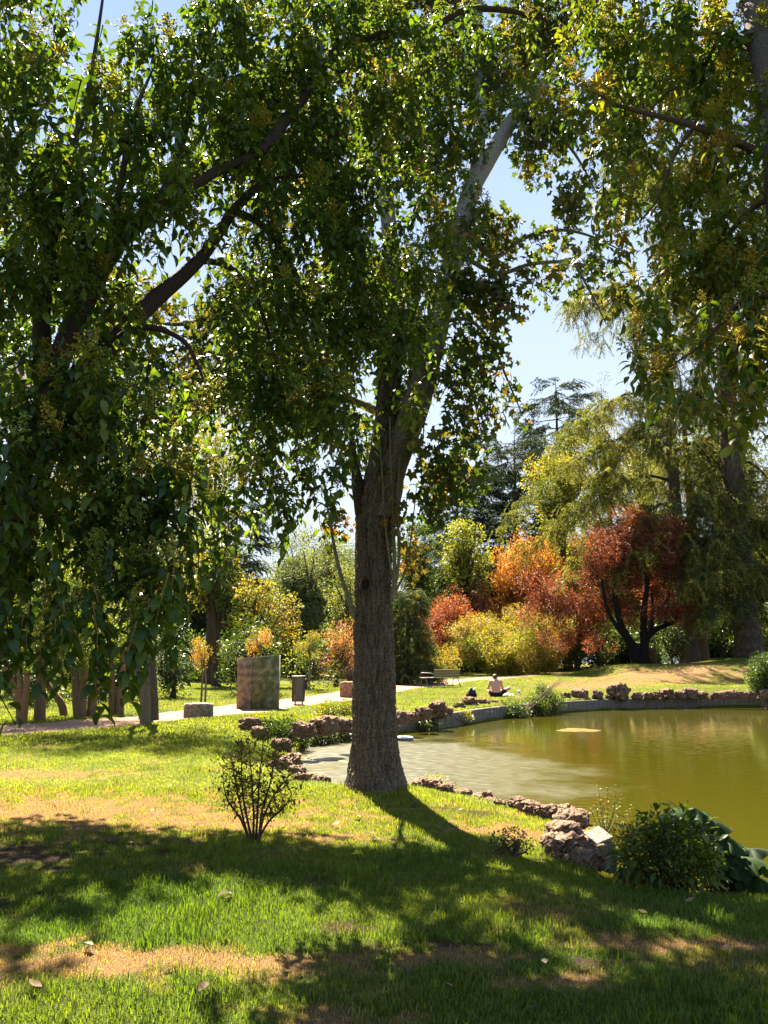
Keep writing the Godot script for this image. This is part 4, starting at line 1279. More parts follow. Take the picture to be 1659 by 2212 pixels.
# ---------------------------------------------------------------- trees and shrubs further off
func far_tree(called: String, label: String, category: String, c0: float, c1: float, r0: float, r1: float, d: float, mesh: Mesh, mat: Material, per_m3: float, palette: Array, trunk := 0.15, scale := 1.0, count := 9, high: Array = [], bark := Color(0.11, 0.085, 0.06), stems := 1, group := "") -> Node3D:
	# a crown that reaches from column c0 to c1 and row r0 to r1 at distance d, on a trunk that stands below it
	var mid := at((c0 + c1) * 0.5, (r0 + r1) * 0.5, d)
	var deep := d * cos(deg_to_rad(PITCH)) + (mid.y - EYE) * sin(deg_to_rad(PITCH))
	var r := Vector3((c1 - c0) * 0.5, (r1 - r0) * 0.5, (c1 - c0) * 0.42) * deep / FOCAL
	var base := ground_at(mid.x, mid.z)
	var blobs := lumps(mid - base, r, count)
	var fork := maxf(0.3, mid.y - base.y - r.y * 0.75)
	return grown_tree(called, label, category, base, fork, blobs, mesh, mat, per_m3, palette, trunk, bark, scale, group, high, stems)

func conifer(called: String, label: String, base: Vector3, tall: float, wide: float, low: float, palette: Array, trunk: float, layers: int, per_layer: int, mesh: Mesh, size: float, rise := 0.1, tip := 0.25, flat := 0.0, group := "", bark := Color(0.1, 0.08, 0.07)) -> Node3D:
	var t := thing(called, label, "tree", base, 0.0, group)
	limb_part(t, "trunk", [Vector3(0, -0.2, 0), Vector3(0.02 * tall * rnd(-0.4, 0.4), tall * 0.5, 0), Vector3(0, tall * 0.98, 0)], [trunk * 1.15, trunk * 0.7, trunk * 0.04], M.fine_bark, bark, 12, 8, 0.15)
	var s := Shape.new()
	var buf := PackedFloat32Array()
	for k in layers:
		var u := (k + rnd(0.0, 0.6)) / layers
		var y := lerpf(low, 0.99, u) * tall
		var reach := wide * (lerpf(1.0, tip, pow(u, 0.8)) if flat <= 0.0 else lerpf(1.0, tip, u) * (0.75 + 0.5 * absf(sin(k * 1.9))))
		for j in per_layer:
			var az := TAU * (j + rnd(0.0, 0.9)) / per_layer + k * 1.1
			var l := reach * rnd(0.6, 1.1)
			var out := Vector3(cos(az), 0, sin(az))
			var pts := [Vector3(0, y, 0), Vector3(0, y + l * rise * 0.8, 0) + out * l * 0.4, Vector3(0, y + l * rise * 0.7, 0) + out * l * 0.75, Vector3(0, y - l * 0.05, 0) + out * l]
			tube(s, pts, [0.06 * trunk + 0.012 * l, 0.012 * l, 0.008 * l, 0.004 * l], 5, bark)
			var n := int(maxf(3.0, l / size * 4.5))
			for i in n:
				var f := 0.15 + 0.85 * (i + rnd(0, 1)) / n
				var a := f * 2.999
				var p: Vector3 = pts[int(a)].lerp(pts[int(a) + 1], a - int(a))
				var turn := az + rnd(-1.1, 1.1)
				push(buf, Basis(Vector3.UP, -turn) * Basis(Vector3.BACK, rnd(-0.25, 0.2)) * Basis(Vector3.RIGHT, rnd(-0.3, 0.3)) * (size * rnd(0.6, 1.15)), p + Vector3(0, rnd(-0.12, 0.05) * size, 0), pick(palette))
	part("limbs", s.mesh(), M.fine_bark, t).set_meta("kind", "stuff")
	copies("crown", mesh, M.needle, buf, t)
	return t

func bough(t: Node3D, s: Shape, buf: PackedFloat32Array, pts: Array, thick: float, size: float, count: int, palette: Array) -> void:
	var line := curve(pts, 6)
	tube(s, line, spread([thick, thick * 0.6, thick * 0.25, thick * 0.08], line.size()), 6, Color(0.1, 0.08, 0.06))
	for k in count:
		var f := pow(rnd(0.04, 1.0), 0.8) * (line.size() - 1.01)
		var a: Vector3 = line[int(f)]
		var b: Vector3 = line[int(f) + 1]
		var dir := (b - a).normalized()
		var az := atan2(dir.z, dir.x) + rnd(-1.5, 1.5)
		push(buf, Basis(Vector3.UP, -az) * Basis(Vector3.BACK, rnd(-0.5, 0.15)) * (size * rnd(0.6, 1.25)), a.lerp(b, f - int(f)) + Vector3(rnd(-0.2, 0.2), rnd(-0.35, 0.1), rnd(-0.2, 0.2)), pick(palette))

const CEDAR := [Color(0.150, 0.175, 0.044), Color(0.200, 0.213, 0.048), Color(0.106, 0.138, 0.044), Color(0.237, 0.225, 0.056)]
const CEDAR_DARK := [Color(0.035, 0.06, 0.03), Color(0.05, 0.075, 0.032), Color(0.028, 0.05, 0.032)]
const CEDAR_BLUE := [Color(0.022, 0.04, 0.032), Color(0.03, 0.05, 0.038), Color(0.018, 0.034, 0.03)]
const GREEN := [Color(0.065, 0.111, 0.018), Color(0.091, 0.143, 0.021), Color(0.052, 0.091, 0.021)]
const DEEP := [Color(0.024, 0.050, 0.015), Color(0.033, 0.061, 0.018), Color(0.044, 0.072, 0.020)]
const YELLOW := [Color(0.295, 0.256, 0.031), Color(0.372, 0.279, 0.034), Color(0.202, 0.217, 0.031)]
const LIME := [Color(0.189, 0.239, 0.029), Color(0.246, 0.261, 0.032), Color(0.116, 0.174, 0.023)]
const ORANGE := [Color(0.504, 0.210, 0.042), Color(0.420, 0.182, 0.042), Color(0.532, 0.266, 0.056)]
const RED := [Color(0.243, 0.061, 0.030), Color(0.324, 0.088, 0.038), Color(0.176, 0.043, 0.030)]
const PURPLE := [Color(0.09, 0.03, 0.03), Color(0.13, 0.04, 0.032), Color(0.18, 0.055, 0.035)]
const PINK := [Color(0.459, 0.176, 0.149), Color(0.405, 0.162, 0.095), Color(0.189, 0.162, 0.041), Color(0.486, 0.257, 0.108)]
const GREYGREEN := [Color(0.120, 0.160, 0.080), Color(0.160, 0.192, 0.096), Color(0.088, 0.128, 0.064)]

func make_left_woods() -> void:
	rng.seed = 101
	# the forked tree by the path
	var base := on_ground(316, 1562)
	var t := thing("forked_tree", "forked tree with pale grey bark standing at the path edge", "tree", base)
	var bk := Color(0.3, 0.245, 0.18)
	limb_part(t, "trunk", pix([[316, 1568, base.z * -1.0], [314, 1530, -base.z], [316, 1490, -base.z], [322, 1420, -base.z], [328, 1360, -base.z], [330, 1290, -base.z], [320, 1200, -base.z]], base), [0.155, 0.12, 0.11, 0.095, 0.09, 0.075, 0.05], M.fine_bark, bk, 14, 6, 0.15)
	limb_part(t, "trunk", pix([[312, 1520, -base.z], [300, 1470, -base.z], [290, 1420, -base.z], [286, 1340, -base.z], [290, 1240, -base.z]], base), [0.1, 0.085, 0.075, 0.065, 0.04], M.fine_bark, bk, 12, 6, 0.15)
	limb_part(t, "trunk", pix([[334, 1556, -base.z - 0.3], [333, 1500, -base.z - 0.3], [330, 1440, -base.z - 0.3], [334, 1350, -base.z - 0.3]], base), [0.09, 0.075, 0.065, 0.045], M.fine_bark, Color(0.16, 0.13, 0.1), 10, 6, 0.15)
	limb_part(t, "limb", pix([[328, 1360, -base.z], [300, 1290, -base.z], [286, 1180, -base.z], [290, 1080, -base.z]], base), [0.08, 0.07, 0.06, 0.03], M.fine_bark, bk, 8, 5, 0.1)
	var blobs := []
	for q in [[300, 1240, 0.9, 0.7], [400, 1150, 0.9, 0.8], [220, 1130, 1.0, 0.8], [330, 1030, 1.1, 0.9], [460, 1010, 0.9, 0.7], [250, 930, 1.2, 0.9], [420, 880, 1.0, 0.8], [150, 1010, 1.0, 0.9]]:
		blobs.append([at(q[0], q[1], -base.z + rnd(-0.8, 1.2)) - base, Vector3(q[2], q[3], q[2])])
	var buf := PackedFloat32Array()
	crown(buf, blobs, 9.0, LIME + YELLOW, 0.75)
	copies("crown", G.clump_slim, M.leaf, buf, t)
	# the row of pollarded stems beyond the path
	var group := "row of trees beyond the path"
	var rows := [
		["cluster of orange-lit stems at the far left of the row", 46, 1556, 17.5, [[[-34, 1440], [-8, 1500], [0, 1556]], [[-4, 1430], [-2, 1500], [2, 1556]], [[14, 1450], [8, 1510], [4, 1556]]], 0.1],
		["straight pale stem second from the left of the row", 82, 1550, 18.0, [[[4, 1400], [2, 1480], [0, 1550]], [[16, 1410], [10, 1480], [8, 1550]]], 0.1],
		["slanting thin dark trunk in the row", 140, 1547, 19.5, [[[-60, 1440], [-30, 1490], [-8, 1520], [0, 1547]]], 0.11],
		["stout forked stem in the middle of the row", 172, 1545, 19.0, [[[-16, 1440], [-8, 1470], [0, 1545]], [[14, 1440], [6, 1480], [2, 1545]]], 0.15],
		["slim stem leaning right beside the stout forked one", 196, 1543, 19.2, [[[12, 1430], [14, 1470], [4, 1510], [0, 1543]]], 0.13],
		["dark twin stems nearest the forked tree in the row", 250, 1538, 20.0, [[[-10, 1420], [-8, 1480], [-6, 1538]], [[18, 1400], [12, 1470], [8, 1538]]], 0.12]]
	for q in rows:
		var b := below(q[1], q[3])
		var k := thing("pollard_tree", q[0], "tree", b, 0.0, group)
		for st in q[4]:
			var pts := []
			for e in st:
				pts.append(at(q[1] + e[0], e[1], q[3]) - b)
			pts[pts.size() - 1].y = -0.15
			pts.reverse()
			limb_part(k, "trunk", pts, [q[5] * 0.95, q[5] * 0.72, q[5] * 0.62], M.fine_bark, Color(0.36, 0.22, 0.12) if q[1] < 60 else Color(0.28, 0.2, 0.125), 10, 6, 0.2)
		var bl := []
		for e in 4:
			bl.append([at(q[1] + rnd(-70, 70), 1390 - e * 90 + rnd(-30, 30), q[3] + rnd(-0.6, 0.8)) - b, Vector3(rnd(0.7, 1.0), rnd(0.5, 0.8), rnd(0.7, 1.0))])
		var bf := PackedFloat32Array()
		crown(bf, bl, 9.0, LIME + GREEN, 0.7)
		copies("crown", G.clump_slim, M.leaf, bf, k)
	# dark evergreens behind, one mass after another
	far_tree("evergreen_shrub", "dark evergreen shrub behind the row of stems at the left", "shrub", -40, 170, 1380, 1560, 24, G.clump, M.leaf, 6.0, DEEP, 0.1, 1.0, 10)
	far_tree("evergreen_shrub", "dark evergreen shrub behind the twin stems and forked tree", "shrub", 130, 330, 1370, 1550, 26, G.clump, M.leaf, 6.0, DEEP, 0.1, 1.0, 10)
	far_tree("evergreen_shrub", "dark blue-green shrub between forked tree and young orange tree", "shrub", 310, 450, 1300, 1530, 28, G.clump_fine, M.leaf, 6.0, [Color(0.02, 0.04, 0.022), Color(0.026, 0.048, 0.022)], 0.1, 1.1, 10)
	far_tree("evergreen_shrub", "dark green shrub with pale leaf glints behind the stone slab", "shrub", 430, 620, 1330, 1520, 30, G.clump, M.leaf, 6.0, DEEP + [Color(0.07, 0.09, 0.02)], 0.1, 1.0, 12)
	far_tree("evergreen_shrub", "low dark shrub behind the litter bin", "shrub", 590, 730, 1400, 1500, 33, G.clump, M.leaf, 6.0, DEEP + [Color(0.09, 0.1, 0.02)], 0.08, 1.0, 9)
	far_tree("autumn_tree", "large yellow and orange tree behind the stone slab", "tree", 455, 660, 1245, 1470, 36, G.clump, M.soft_leaf, 3.6, GREEN + LIME, 0.16, 1.05, 14, YELLOW + [Color(0.34, 0.18, 0.03)])
	far_tree("autumn_tree", "yellow leafed tree rising behind the young orange tree", "tree", 390, 560, 1130, 1400, 38, G.clump, M.soft_leaf, 2.6, LIME + GREEN, 0.2, 1.1, 12, YELLOW)
	far_tree("broadleaf_tree", "tall pale yellow-green tree seen through the left branches", "tree", 380, 560, 850, 1180, 42, G.clump, M.soft_leaf, 1.5, LIME + YELLOW, 0.25, 1.1, 14)
	far_tree("broadleaf_tree", "green tree high behind the row of stems", "tree", -60, 160, 1000, 1400, 32, G.clump, M.soft_leaf, 1.8, LIME + GREEN, 0.22, 1.1, 16)
	far_tree("broadleaf_tree", "yellowish tree behind the leaning trunk", "tree", 130, 400, 1020, 1360, 34, G.clump, M.soft_leaf, 1.6, YELLOW + LIME + GREEN, 0.22, 1.1, 14)
	far_tree("poplar_tree", "grey-green poplar left of the main trunk", "tree", 560, 770, 1080, 1380, 52, G.clump_fine, M.soft_leaf, 2.2, GREYGREEN, 0.25, 1.5, 18)
	far_tree("poplar_tree", "smaller grey-green tree touching the left side of the main trunk", "tree", 690, 830, 1180, 1400, 44, G.clump_fine, M.soft_leaf, 3.0, GREYGREEN + LIME, 0.2, 1.2, 12)
	conifer("fir_tree", "dark blue conifer glimpsed behind the yellow tree", below(500, 58), 13.5, 4.0, 0.1, CEDAR_BLUE, 0.25, 12, 5, G.cedar, 1.6)
	far_tree("pink_shrub", "pink and red flowering shrub left of the main trunk", "shrub", 650, 800, 1340, 1490, 36, G.clump_fine, M.soft_leaf, 6.0, PINK + GREEN, 0.06, 1.0, 12, PINK, Color(0.1, 0.07, 0.05), 4)
	far_tree("orange_shrub", "small orange shrub beside the pink stone block", "shrub", 735, 775, 1425, 1475, 34, G.clump_fine, M.soft_leaf, 14.0, ORANGE, 0.04, 0.6, 6, [], Color(0.1, 0.07, 0.05), 3)
	# young staked trees
	var young := [["young_tree", "young orange tree with twin stakes behind the grey stone block", 437, 24.8, 405, 466, 1368, 1452, ORANGE + YELLOW, 2], ["young_tree", "orange topped young tree just above the stone slab", 562, 26.5, 525, 594, 1350, 1418, YELLOW + ORANGE, 1], ["young_tree", "yellow young tree on a thin straight stem behind the bin", 668, 32.0, 640, 700, 1360, 1425, YELLOW + LIME, 1]]
	for q in young:
		var b := below(q[2], q[3])
		var o := thing(q[0], q[1], "tree", b, 0.0, "young trees along the path")
		var top: Vector3 = at(q[2], q[7] - 20, q[3]) - b
		for k in q[9]:
			limb_part(o, "trunk", [Vector3(k * 0.12, -0.1, 0), Vector3(k * 0.12 + 0.01, top.y * 0.5, 0), Vector3(k * 0.06, top.y, 0)], [0.035, 0.03, 0.022], M.fine_bark, Color(0.3, 0.25, 0.18), 7, 4)
		var mid: Vector3 = at((q[4] + q[5]) * 0.5, (q[6] + q[7]) * 0.5, q[3]) - b
		var r: Vector3 = Vector3((q[5] - q[4]) * 0.5, (q[7] - q[6]) * 0.5, (q[5] - q[4]) * 0.5) * q[3] / FOCAL
		var s := Shape.new()
		for k in 9:
			tube(s, [Vector3(0, top.y * 0.85, 0), Vector3(0, top.y, 0).lerp(mid, 0.5) + ball() * 0.12, mid + ball() * r], [0.018, 0.012, 0.004], 5, Color(0.26, 0.2, 0.13))
		part("limbs", s.mesh(), M.fine_bark, o).set_meta("kind", "stuff")
		var bf := PackedFloat32Array()
		crown(bf, lumps(mid, r, 9, 0.4), 60.0, q[8], 0.42, false, 0.3)
		copies("crown", G.clump_fine, M.soft_leaf, bf, o)

func make_right_woods() -> void:
	rng.seed = 202
	# behind the trunk: greens, then the reds
	far_tree("broadleaf_tree", "green tree right behind the main trunk", "tree", 830, 960, 1130, 1330, 62, G.clump, M.soft_leaf, 1.6, GREEN, 0.3, 1.5, 16)
	far_tree("broadleaf_tree", "bright yellow-green tree between the trunk and the dark cedars", "tree", 930, 1060, 1120, 1340, 60, G.clump, M.soft_leaf, 1.6, LIME, 0.3, 1.5, 16)
	conifer("fir_tree", "small dark conical conifer in front of the yellow-green tree", below(985, 64), 11.0, 2.1, 0.1, CEDAR_BLUE, 0.15, 16, 6, G.cedar, 1.0)
	conifer("weeping_conifer", "weeping dark green conifer just right of the main trunk", below(882, 40), 4.9, 1.5, 0.03, CEDAR_DARK + CEDAR_DARK + CEDAR, 0.12, 18, 6, G.cedar_hang, 0.75, 0.05, 0.12)
	far_tree("maple_tree", "dark red maple between weeping conifer and yellow bush", "tree", 885, 1050, 1260, 1450, 53, G.clump_fine, M.soft_leaf, 5.0, RED, 0.12, 1.2, 14, RED + [Color(0.26, 0.09, 0.03)])
	far_tree("autumn_tree", "glowing orange tree above the yellow bush", "tree", 1040, 1260, 1150, 1370, 60, G.clump_fine, M.soft_leaf, 2.6, ORANGE, 0.2, 1.5, 16)
	far_tree("autumn_tree", "red-orange tree left of the orange tree", "tree", 1000, 1100, 1240, 1380, 58, G.clump_fine, M.soft_leaf, 3.6, RED + ORANGE, 0.15, 1.4, 10)
	far_tree("maple_tree", "red leafed tree behind the yellow bush and dark forked trunk", "tree", 1130, 1350, 1230, 1450, 53, G.clump_fine, M.soft_leaf, 3.6, RED, 0.15, 1.3, 14)
	far_tree("maple_tree", "dark red tree between the two cedar trunks", "tree", 1380, 1580, 1180, 1380, 48, G.clump_fine, M.soft_leaf, 2.6, RED + PURPLE, 0.15, 1.3, 14)
	far_tree("golden_bush", "big rounded yellow-green bush beyond the sitting person", "bush", 965, 1240, 1295, 1475, 49, G.clump_fine, M.soft_leaf, 5.6, LIME + YELLOW, 0.07, 1.1, 20, YELLOW + [Color(0.32, 0.22, 0.13), Color(0.26, 0.22, 0.06)], Color(0.1, 0.07, 0.05), 5)
	far_tree("mixed_shrub", "mixed green shrub below the weeping conifer and red maple", "shrub", 905, 1010, 1385, 1466, 47, G.clump_fine, M.soft_leaf, 7.0, GREEN + YELLOW, 0.05, 1.0, 9, YELLOW, Color(0.1, 0.07, 0.05), 3)
	far_tree("mixed_shrub", "yellow and rust shrub left of the weeping conifer", "shrub", 820, 870, 1375, 1474, 44, G.clump_fine, M.soft_leaf, 7.0, YELLOW + [Color(0.3, 0.14, 0.05)], 0.05, 1.0, 7, [], Color(0.1, 0.07, 0.05), 3)
	far_tree("evergreen_shrub", "dark shrub at the foot of the yellow bush", "shrub", 1190, 1310, 1385, 1445, 51, G.clump, M.leaf, 6.0, DEEP + GREEN, 0.07, 1.0, 9)
	far_tree("evergreen_shrub", "round green shrub left of the dark forked trunk", "shrub", 1275, 1345, 1380, 1440, 48, G.clump_fine, M.leaf, 9.0, GREEN, 0.05, 0.9, 8)
	far_tree("evergreen_shrub", "dark hedge-like shrub between the forked trunk and the cedar", "shrub", 1395, 1500, 1330, 1432, 46, G.clump_fine, M.leaf, 5.0, DEEP, 0.08, 1.1, 12)
	far_tree("evergreen_shrub", "bright green shrub between the two cedar trunks", "shrub", 1520, 1590, 1320, 1425, 50, G.clump, M.soft_leaf, 4.0, LIME + GREEN, 0.06, 1.1, 9)
	far_tree("evergreen_shrub", "yellow-green shrub at the right behind the big cedar", "shrub", 1570, 1720, 1270, 1430, 52, G.clump, M.soft_leaf, 3.0, LIME + GREEN, 0.06, 1.2, 12)
	# the dark forked plum tree
	var base := below(1378, 42)
	var t := thing("purple_plum_tree", "dark red leafed tree with black forked trunk on the far lawn", "tree", base)
	var ink := Color(0.022, 0.017, 0.016)
	for q in [[[[1376, 1436], [1368, 1400], [1345, 1360], [1332, 1310], [1325, 1260]], [0.33, 0.27, 0.2, 0.15, 0.08]], [[[1384, 1436], [1392, 1400], [1390, 1360], [1392, 1310], [1398, 1260], [1390, 1200]], [0.33, 0.24, 0.19, 0.15, 0.12, 0.06]], [[[1392, 1392], [1408, 1365], [1440, 1350], [1464, 1335], [1475, 1290]], [0.17, 0.15, 0.13, 0.11, 0.05]], [[[1360, 1385], [1330, 1350], [1310, 1310], [1300, 1250]], [0.14, 0.12, 0.1, 0.05]], [[[1404, 1368], [1410, 1330], [1408, 1280]], [0.1, 0.09, 0.05]], [[[1436, 1352], [1442, 1320], [1446, 1270]], [0.08, 0.06, 0.03]]]:
		var pts := []
		for e in q[0]:
			pts.append(at(e[0], e[1], 42.0) - base)
		limb_part(t, "trunk" if q[1][0] > 0.3 else "limb", pts, q[1], M.fine_bark, ink, 10, 5, 0.2)
	var blobs := []
	for q in [[1320, 1250, 1.7, 1.3], [1400, 1210, 1.7, 1.4], [1270, 1290, 1.3, 1.0], [1450, 1260, 1.4, 1.1], [1350, 1150, 1.8, 1.2], [1440, 1170, 1.4, 1.1], [1230, 1330, 1.1, 0.9], [1200, 1290, 1.0, 0.9], [1290, 1190, 1.4, 1.0], [1360, 1320, 1.2, 0.6], [1430, 1320, 1.0, 0.6], [1250, 1370, 0.9, 0.7], [1170, 1320, 1.1, 0.9], [1200, 1380, 0.9, 0.6], [1480, 1330, 0.9, 0.8], [1150, 1260, 1.0, 0.8], [1290, 1390, 0.8, 0.5]]:
		blobs.append([at(q[0], q[1], 42.0 + rnd(-1.0, 1.5)) - base, Vector3(q[2], q[3], q[2]) * 1.1])
	var buf := PackedFloat32Array()
	crown(buf, blobs, 5.0, PURPLE + RED + [Color(0.2, 0.06, 0.05)], 1.0, false, 0.6)
	copies("crown", G.clump_fine, M.soft_leaf, buf, t)
	# the two great cedars with drooping boughs
	for q in [["great cedar with pale lower trunk and long boughs sweeping left over the lawn", 1493, 46.0, 0.52, 26.0, [[1493, 1432], [1488, 1390], [1480, 1330], [1470, 1240], [1460, 1120], [1452, 1000], [1446, 880], [1440, 700], [1432, 420], [1420, 100]]], ["thickest cedar at the right edge of the far lawn", 1622, 43.0, 0.74, 26.0, [[1624, 1440], [1618, 1390], [1606, 1300], [1594, 1180], [1582, 1020], [1572, 880], [1562, 700], [1550, 450], [1536, 150], [1520, -100]]]]:
		var b := below(q[1], q[2])
		var c := thing("cedar_tree", q[0], "tree", b, 0.0, "great cedars on the far lawn")
		var pts := [Vector3(0, -0.3, 0)]
		for e in q[5].slice(1):
			pts.append(at(e[0], e[1], q[2]) - b)
		var r: float = q[3]
		part("trunk", rough_trunk(pts, [r * 1.25, r, r * 0.88, r * 0.8, r * 0.75, r * 0.68, r * 0.6, r * 0.5, r * 0.35, r * 0.15], 40, 16, 0.03, 99.0, Color(0.17, 0.14, 0.11) if q[1] < 1550 else Color(0.1, 0.078, 0.06)), M.fine_bark, c)
		var s := Shape.new()
		var cb := PackedFloat32Array()
		var boughs := []
		if q[1] < 1550:
			boughs = [[[1450, 960], [1330, 950], [1200, 1030], [1100, 1130]], [[1455, 1040], [1380, 1030], [1270, 1090], [1150, 1180]], [[1462, 1120], [1370, 1120], [1300, 1180], [1230, 1260]], [[1448, 930], [1400, 920], [1340, 980], [1290, 1080]], [[1470, 1200], [1500, 1190], [1540, 1220], [1560, 1290]], [[1450, 980], [1500, 960], [1540, 1010], [1570, 1100]], [[1460, 1100], [1420, 1090], [1380, 1150], [1360, 1240]], [[1446, 880], [1360, 850], [1280, 900], [1200, 980]], [[1440, 700], [1370, 640], [1310, 620], [1250, 650]], [[1432, 420], [1480, 360], [1540, 400], [1580, 460]], [[1436, 560], [1480, 500], [1530, 520], [1560, 580]], [[1430, 380], [1400, 320], [1370, 340], [1350, 400]], [[1425, 250], [1470, 200], [1510, 220], [1540, 280]], [[1440, 640], [1490, 600], [1540, 640], [1570, 720]]]
		else:
			boughs = [[[1585, 1080], [1540, 1070], [1500, 1130], [1480, 1220]], [[1592, 1160], [1560, 1150], [1530, 1190], [1500, 1260]], [[1590, 1130], [1620, 1120], [1660, 1170], [1690, 1270]], [[1596, 1190], [1580, 1170], [1560, 1230], [1555, 1330]], [[1580, 1010], [1620, 1000], [1670, 1050], [1700, 1140]], [[1572, 880], [1520, 850], [1470, 890], [1440, 960]], [[1600, 1220], [1620, 1210], [1640, 1260], [1640, 1330]], [[1570, 850], [1630, 830], [1690, 880], [1720, 960]], [[1560, 650], [1500, 600], [1430, 620], [1390, 700]], [[1556, 560], [1620, 520], [1680, 560], [1700, 640]], [[1550, 430], [1500, 360], [1440, 370], [1400, 430]], [[1545, 330], [1600, 260], [1650, 290], [1690, 350]], [[1536, 150], [1480, 100], [1430, 120], [1400, 180]], [[1536, 150], [1590, 100], [1640, 130], [1680, 190]], [[1560, 740], [1510, 720], [1460, 770], [1430, 840]]]
		for e in boughs:
			var near := rnd(-2.5, 0.5)
			var line := []
			for k in 4:
				line.append(at(e[k][0], e[k][1], q[2] + near * k / 3.0 * 1.6) - b)
			bough(c, s, cb, line, 0.12, 1.3, 44, CEDAR if q[1] < 1550 else CEDAR + CEDAR + CEDAR_DARK)
			for k in 2:
				var g := rng.randi() % 3
				var w: Vector3 = line[1].lerp(line[2], rnd(0, 1))
				bough(c, s, cb, [w, w + Vector3(rnd(-1, 1), 0.1, rnd(-2, 0.5)), w + Vector3(rnd(-1.6, 1.6), -0.7, rnd(-3.0, 0.8)), w + Vector3(rnd(-2, 2), -2.2, rnd(-3.4, 1.0))], 0.05, 1.0, 22, CEDAR)
		part("limbs", s.mesh(), M.fine_bark, c).set_meta("kind", "stuff")
		copies("crown", G.cedar_hang, M.needle, cb, c)
	var cb3 := below(1518, 50)
	var c3 := conifer("cedar_tree", "thinner cedar trunk just behind the pale cedar trunk", cb3, 20.0, 4.5, 0.3, CEDAR, 0.42, 14, 4, G.cedar_hang, 1.3, 0.1, 0.3, 0.0, "great cedars on the far lawn", Color(0.2, 0.13, 0.08))
	c3.rotation.y = 0.6
	# far cedars against the sky
	conifer("far_cedar", "tall dark cedar with tiered branches against the sky", below(1128, 74), 23.5, 6.0, 0.15, CEDAR_BLUE, 0.4, 12, 5, G.cedar, 2.3, 0.12, 0.2, 1.0, "dark cedars on the skyline")
	conifer("far_cedar", "tallest dark cedar with flat bent top on the skyline", below(1228, 82), 32.0, 5.0, 0.25, CEDAR_BLUE, 0.45, 14, 4, G.cedar, 2.3, 0.05, 0.55, 1.0, "dark cedars on the skyline")
	conifer("far_cedar", "broad dark blue cedar just right of the main trunk", below(1010, 70), 19.5, 7.0, 0.1, CEDAR_BLUE, 0.4, 13, 6, G.cedar, 2.2, 0.1, 0.25, 0.0, "dark cedars on the skyline")
	far_tree("autumn_tree", "tall yellow tree standing in front of the tallest cedar", "tree", 1130, 1290, 930, 1200, 60, G.clump, M.soft_leaf, 1.1, YELLOW + LIME, 0.3, 1.6, 18)
	far_tree("poplar_tree", "slender pale poplar behind the hanging branches", "tree", 1270, 1350, 800, 1150, 68, G.clump_fine, M.soft_leaf, 1.0, GREYGREEN + YELLOW, 0.25, 1.7, 16)
	far_tree("autumn_tree", "yellow and orange tree behind the cedar boughs", "tree", 1300, 1470, 930, 1200, 58, G.clump, M.soft_leaf, 1.1, YELLOW + LIME + [Color(0.3, 0.15, 0.03)], 0.3, 1.5, 16)
	far_tree("autumn_tree", "orange tree at the right edge behind the cedars", "tree", 1590, 1720, 1000, 1200, 60, G.clump, M.soft_leaf, 1.4, ORANGE + YELLOW, 0.3, 1.5, 14)
	far_tree("broadleaf_tree", "grey-green tree filling the gap between the cedar trunks", "tree", 1470, 1660, 850, 1150, 64, G.clump, M.soft_leaf, 0.9, GREYGREEN + LIME, 0.3, 1.6, 16)
	far_tree("broadleaf_tree", "green trees closing the view at the far right", "tree", 1500, 1760, 1100, 1400, 62, G.clump, M.soft_leaf, 1.2, GREEN + DEEP, 0.3, 1.6, 18)
	far_tree("broadleaf_tree", "distant green tree behind the red maples", "tree", 1050, 1300, 1130, 1400, 66, G.clump, M.soft_leaf, 1.1, GREEN + LIME, 0.3, 1.6, 16)
	far_tree("broadleaf_tree", "distant green tree behind the pink shrub", "tree", 700, 880, 1200, 1450, 66, G.clump, M.soft_leaf, 1.3, GREEN + DEEP, 0.3, 1.6, 14)
	far_tree("broadleaf_tree", "distant dark tree behind the bright yellow tree at left", "tree", 300, 620, 1180, 1480, 60, G.clump, M.soft_leaf, 1.0, DEEP + GREEN, 0.3, 1.6, 18)
	far_tree("broadleaf_tree", "distant dark trees at the far left", "tree", -150, 330, 1200, 1500, 56, G.clump, M.soft_leaf, 0.9, DEEP + GREEN, 0.3, 1.6, 22)

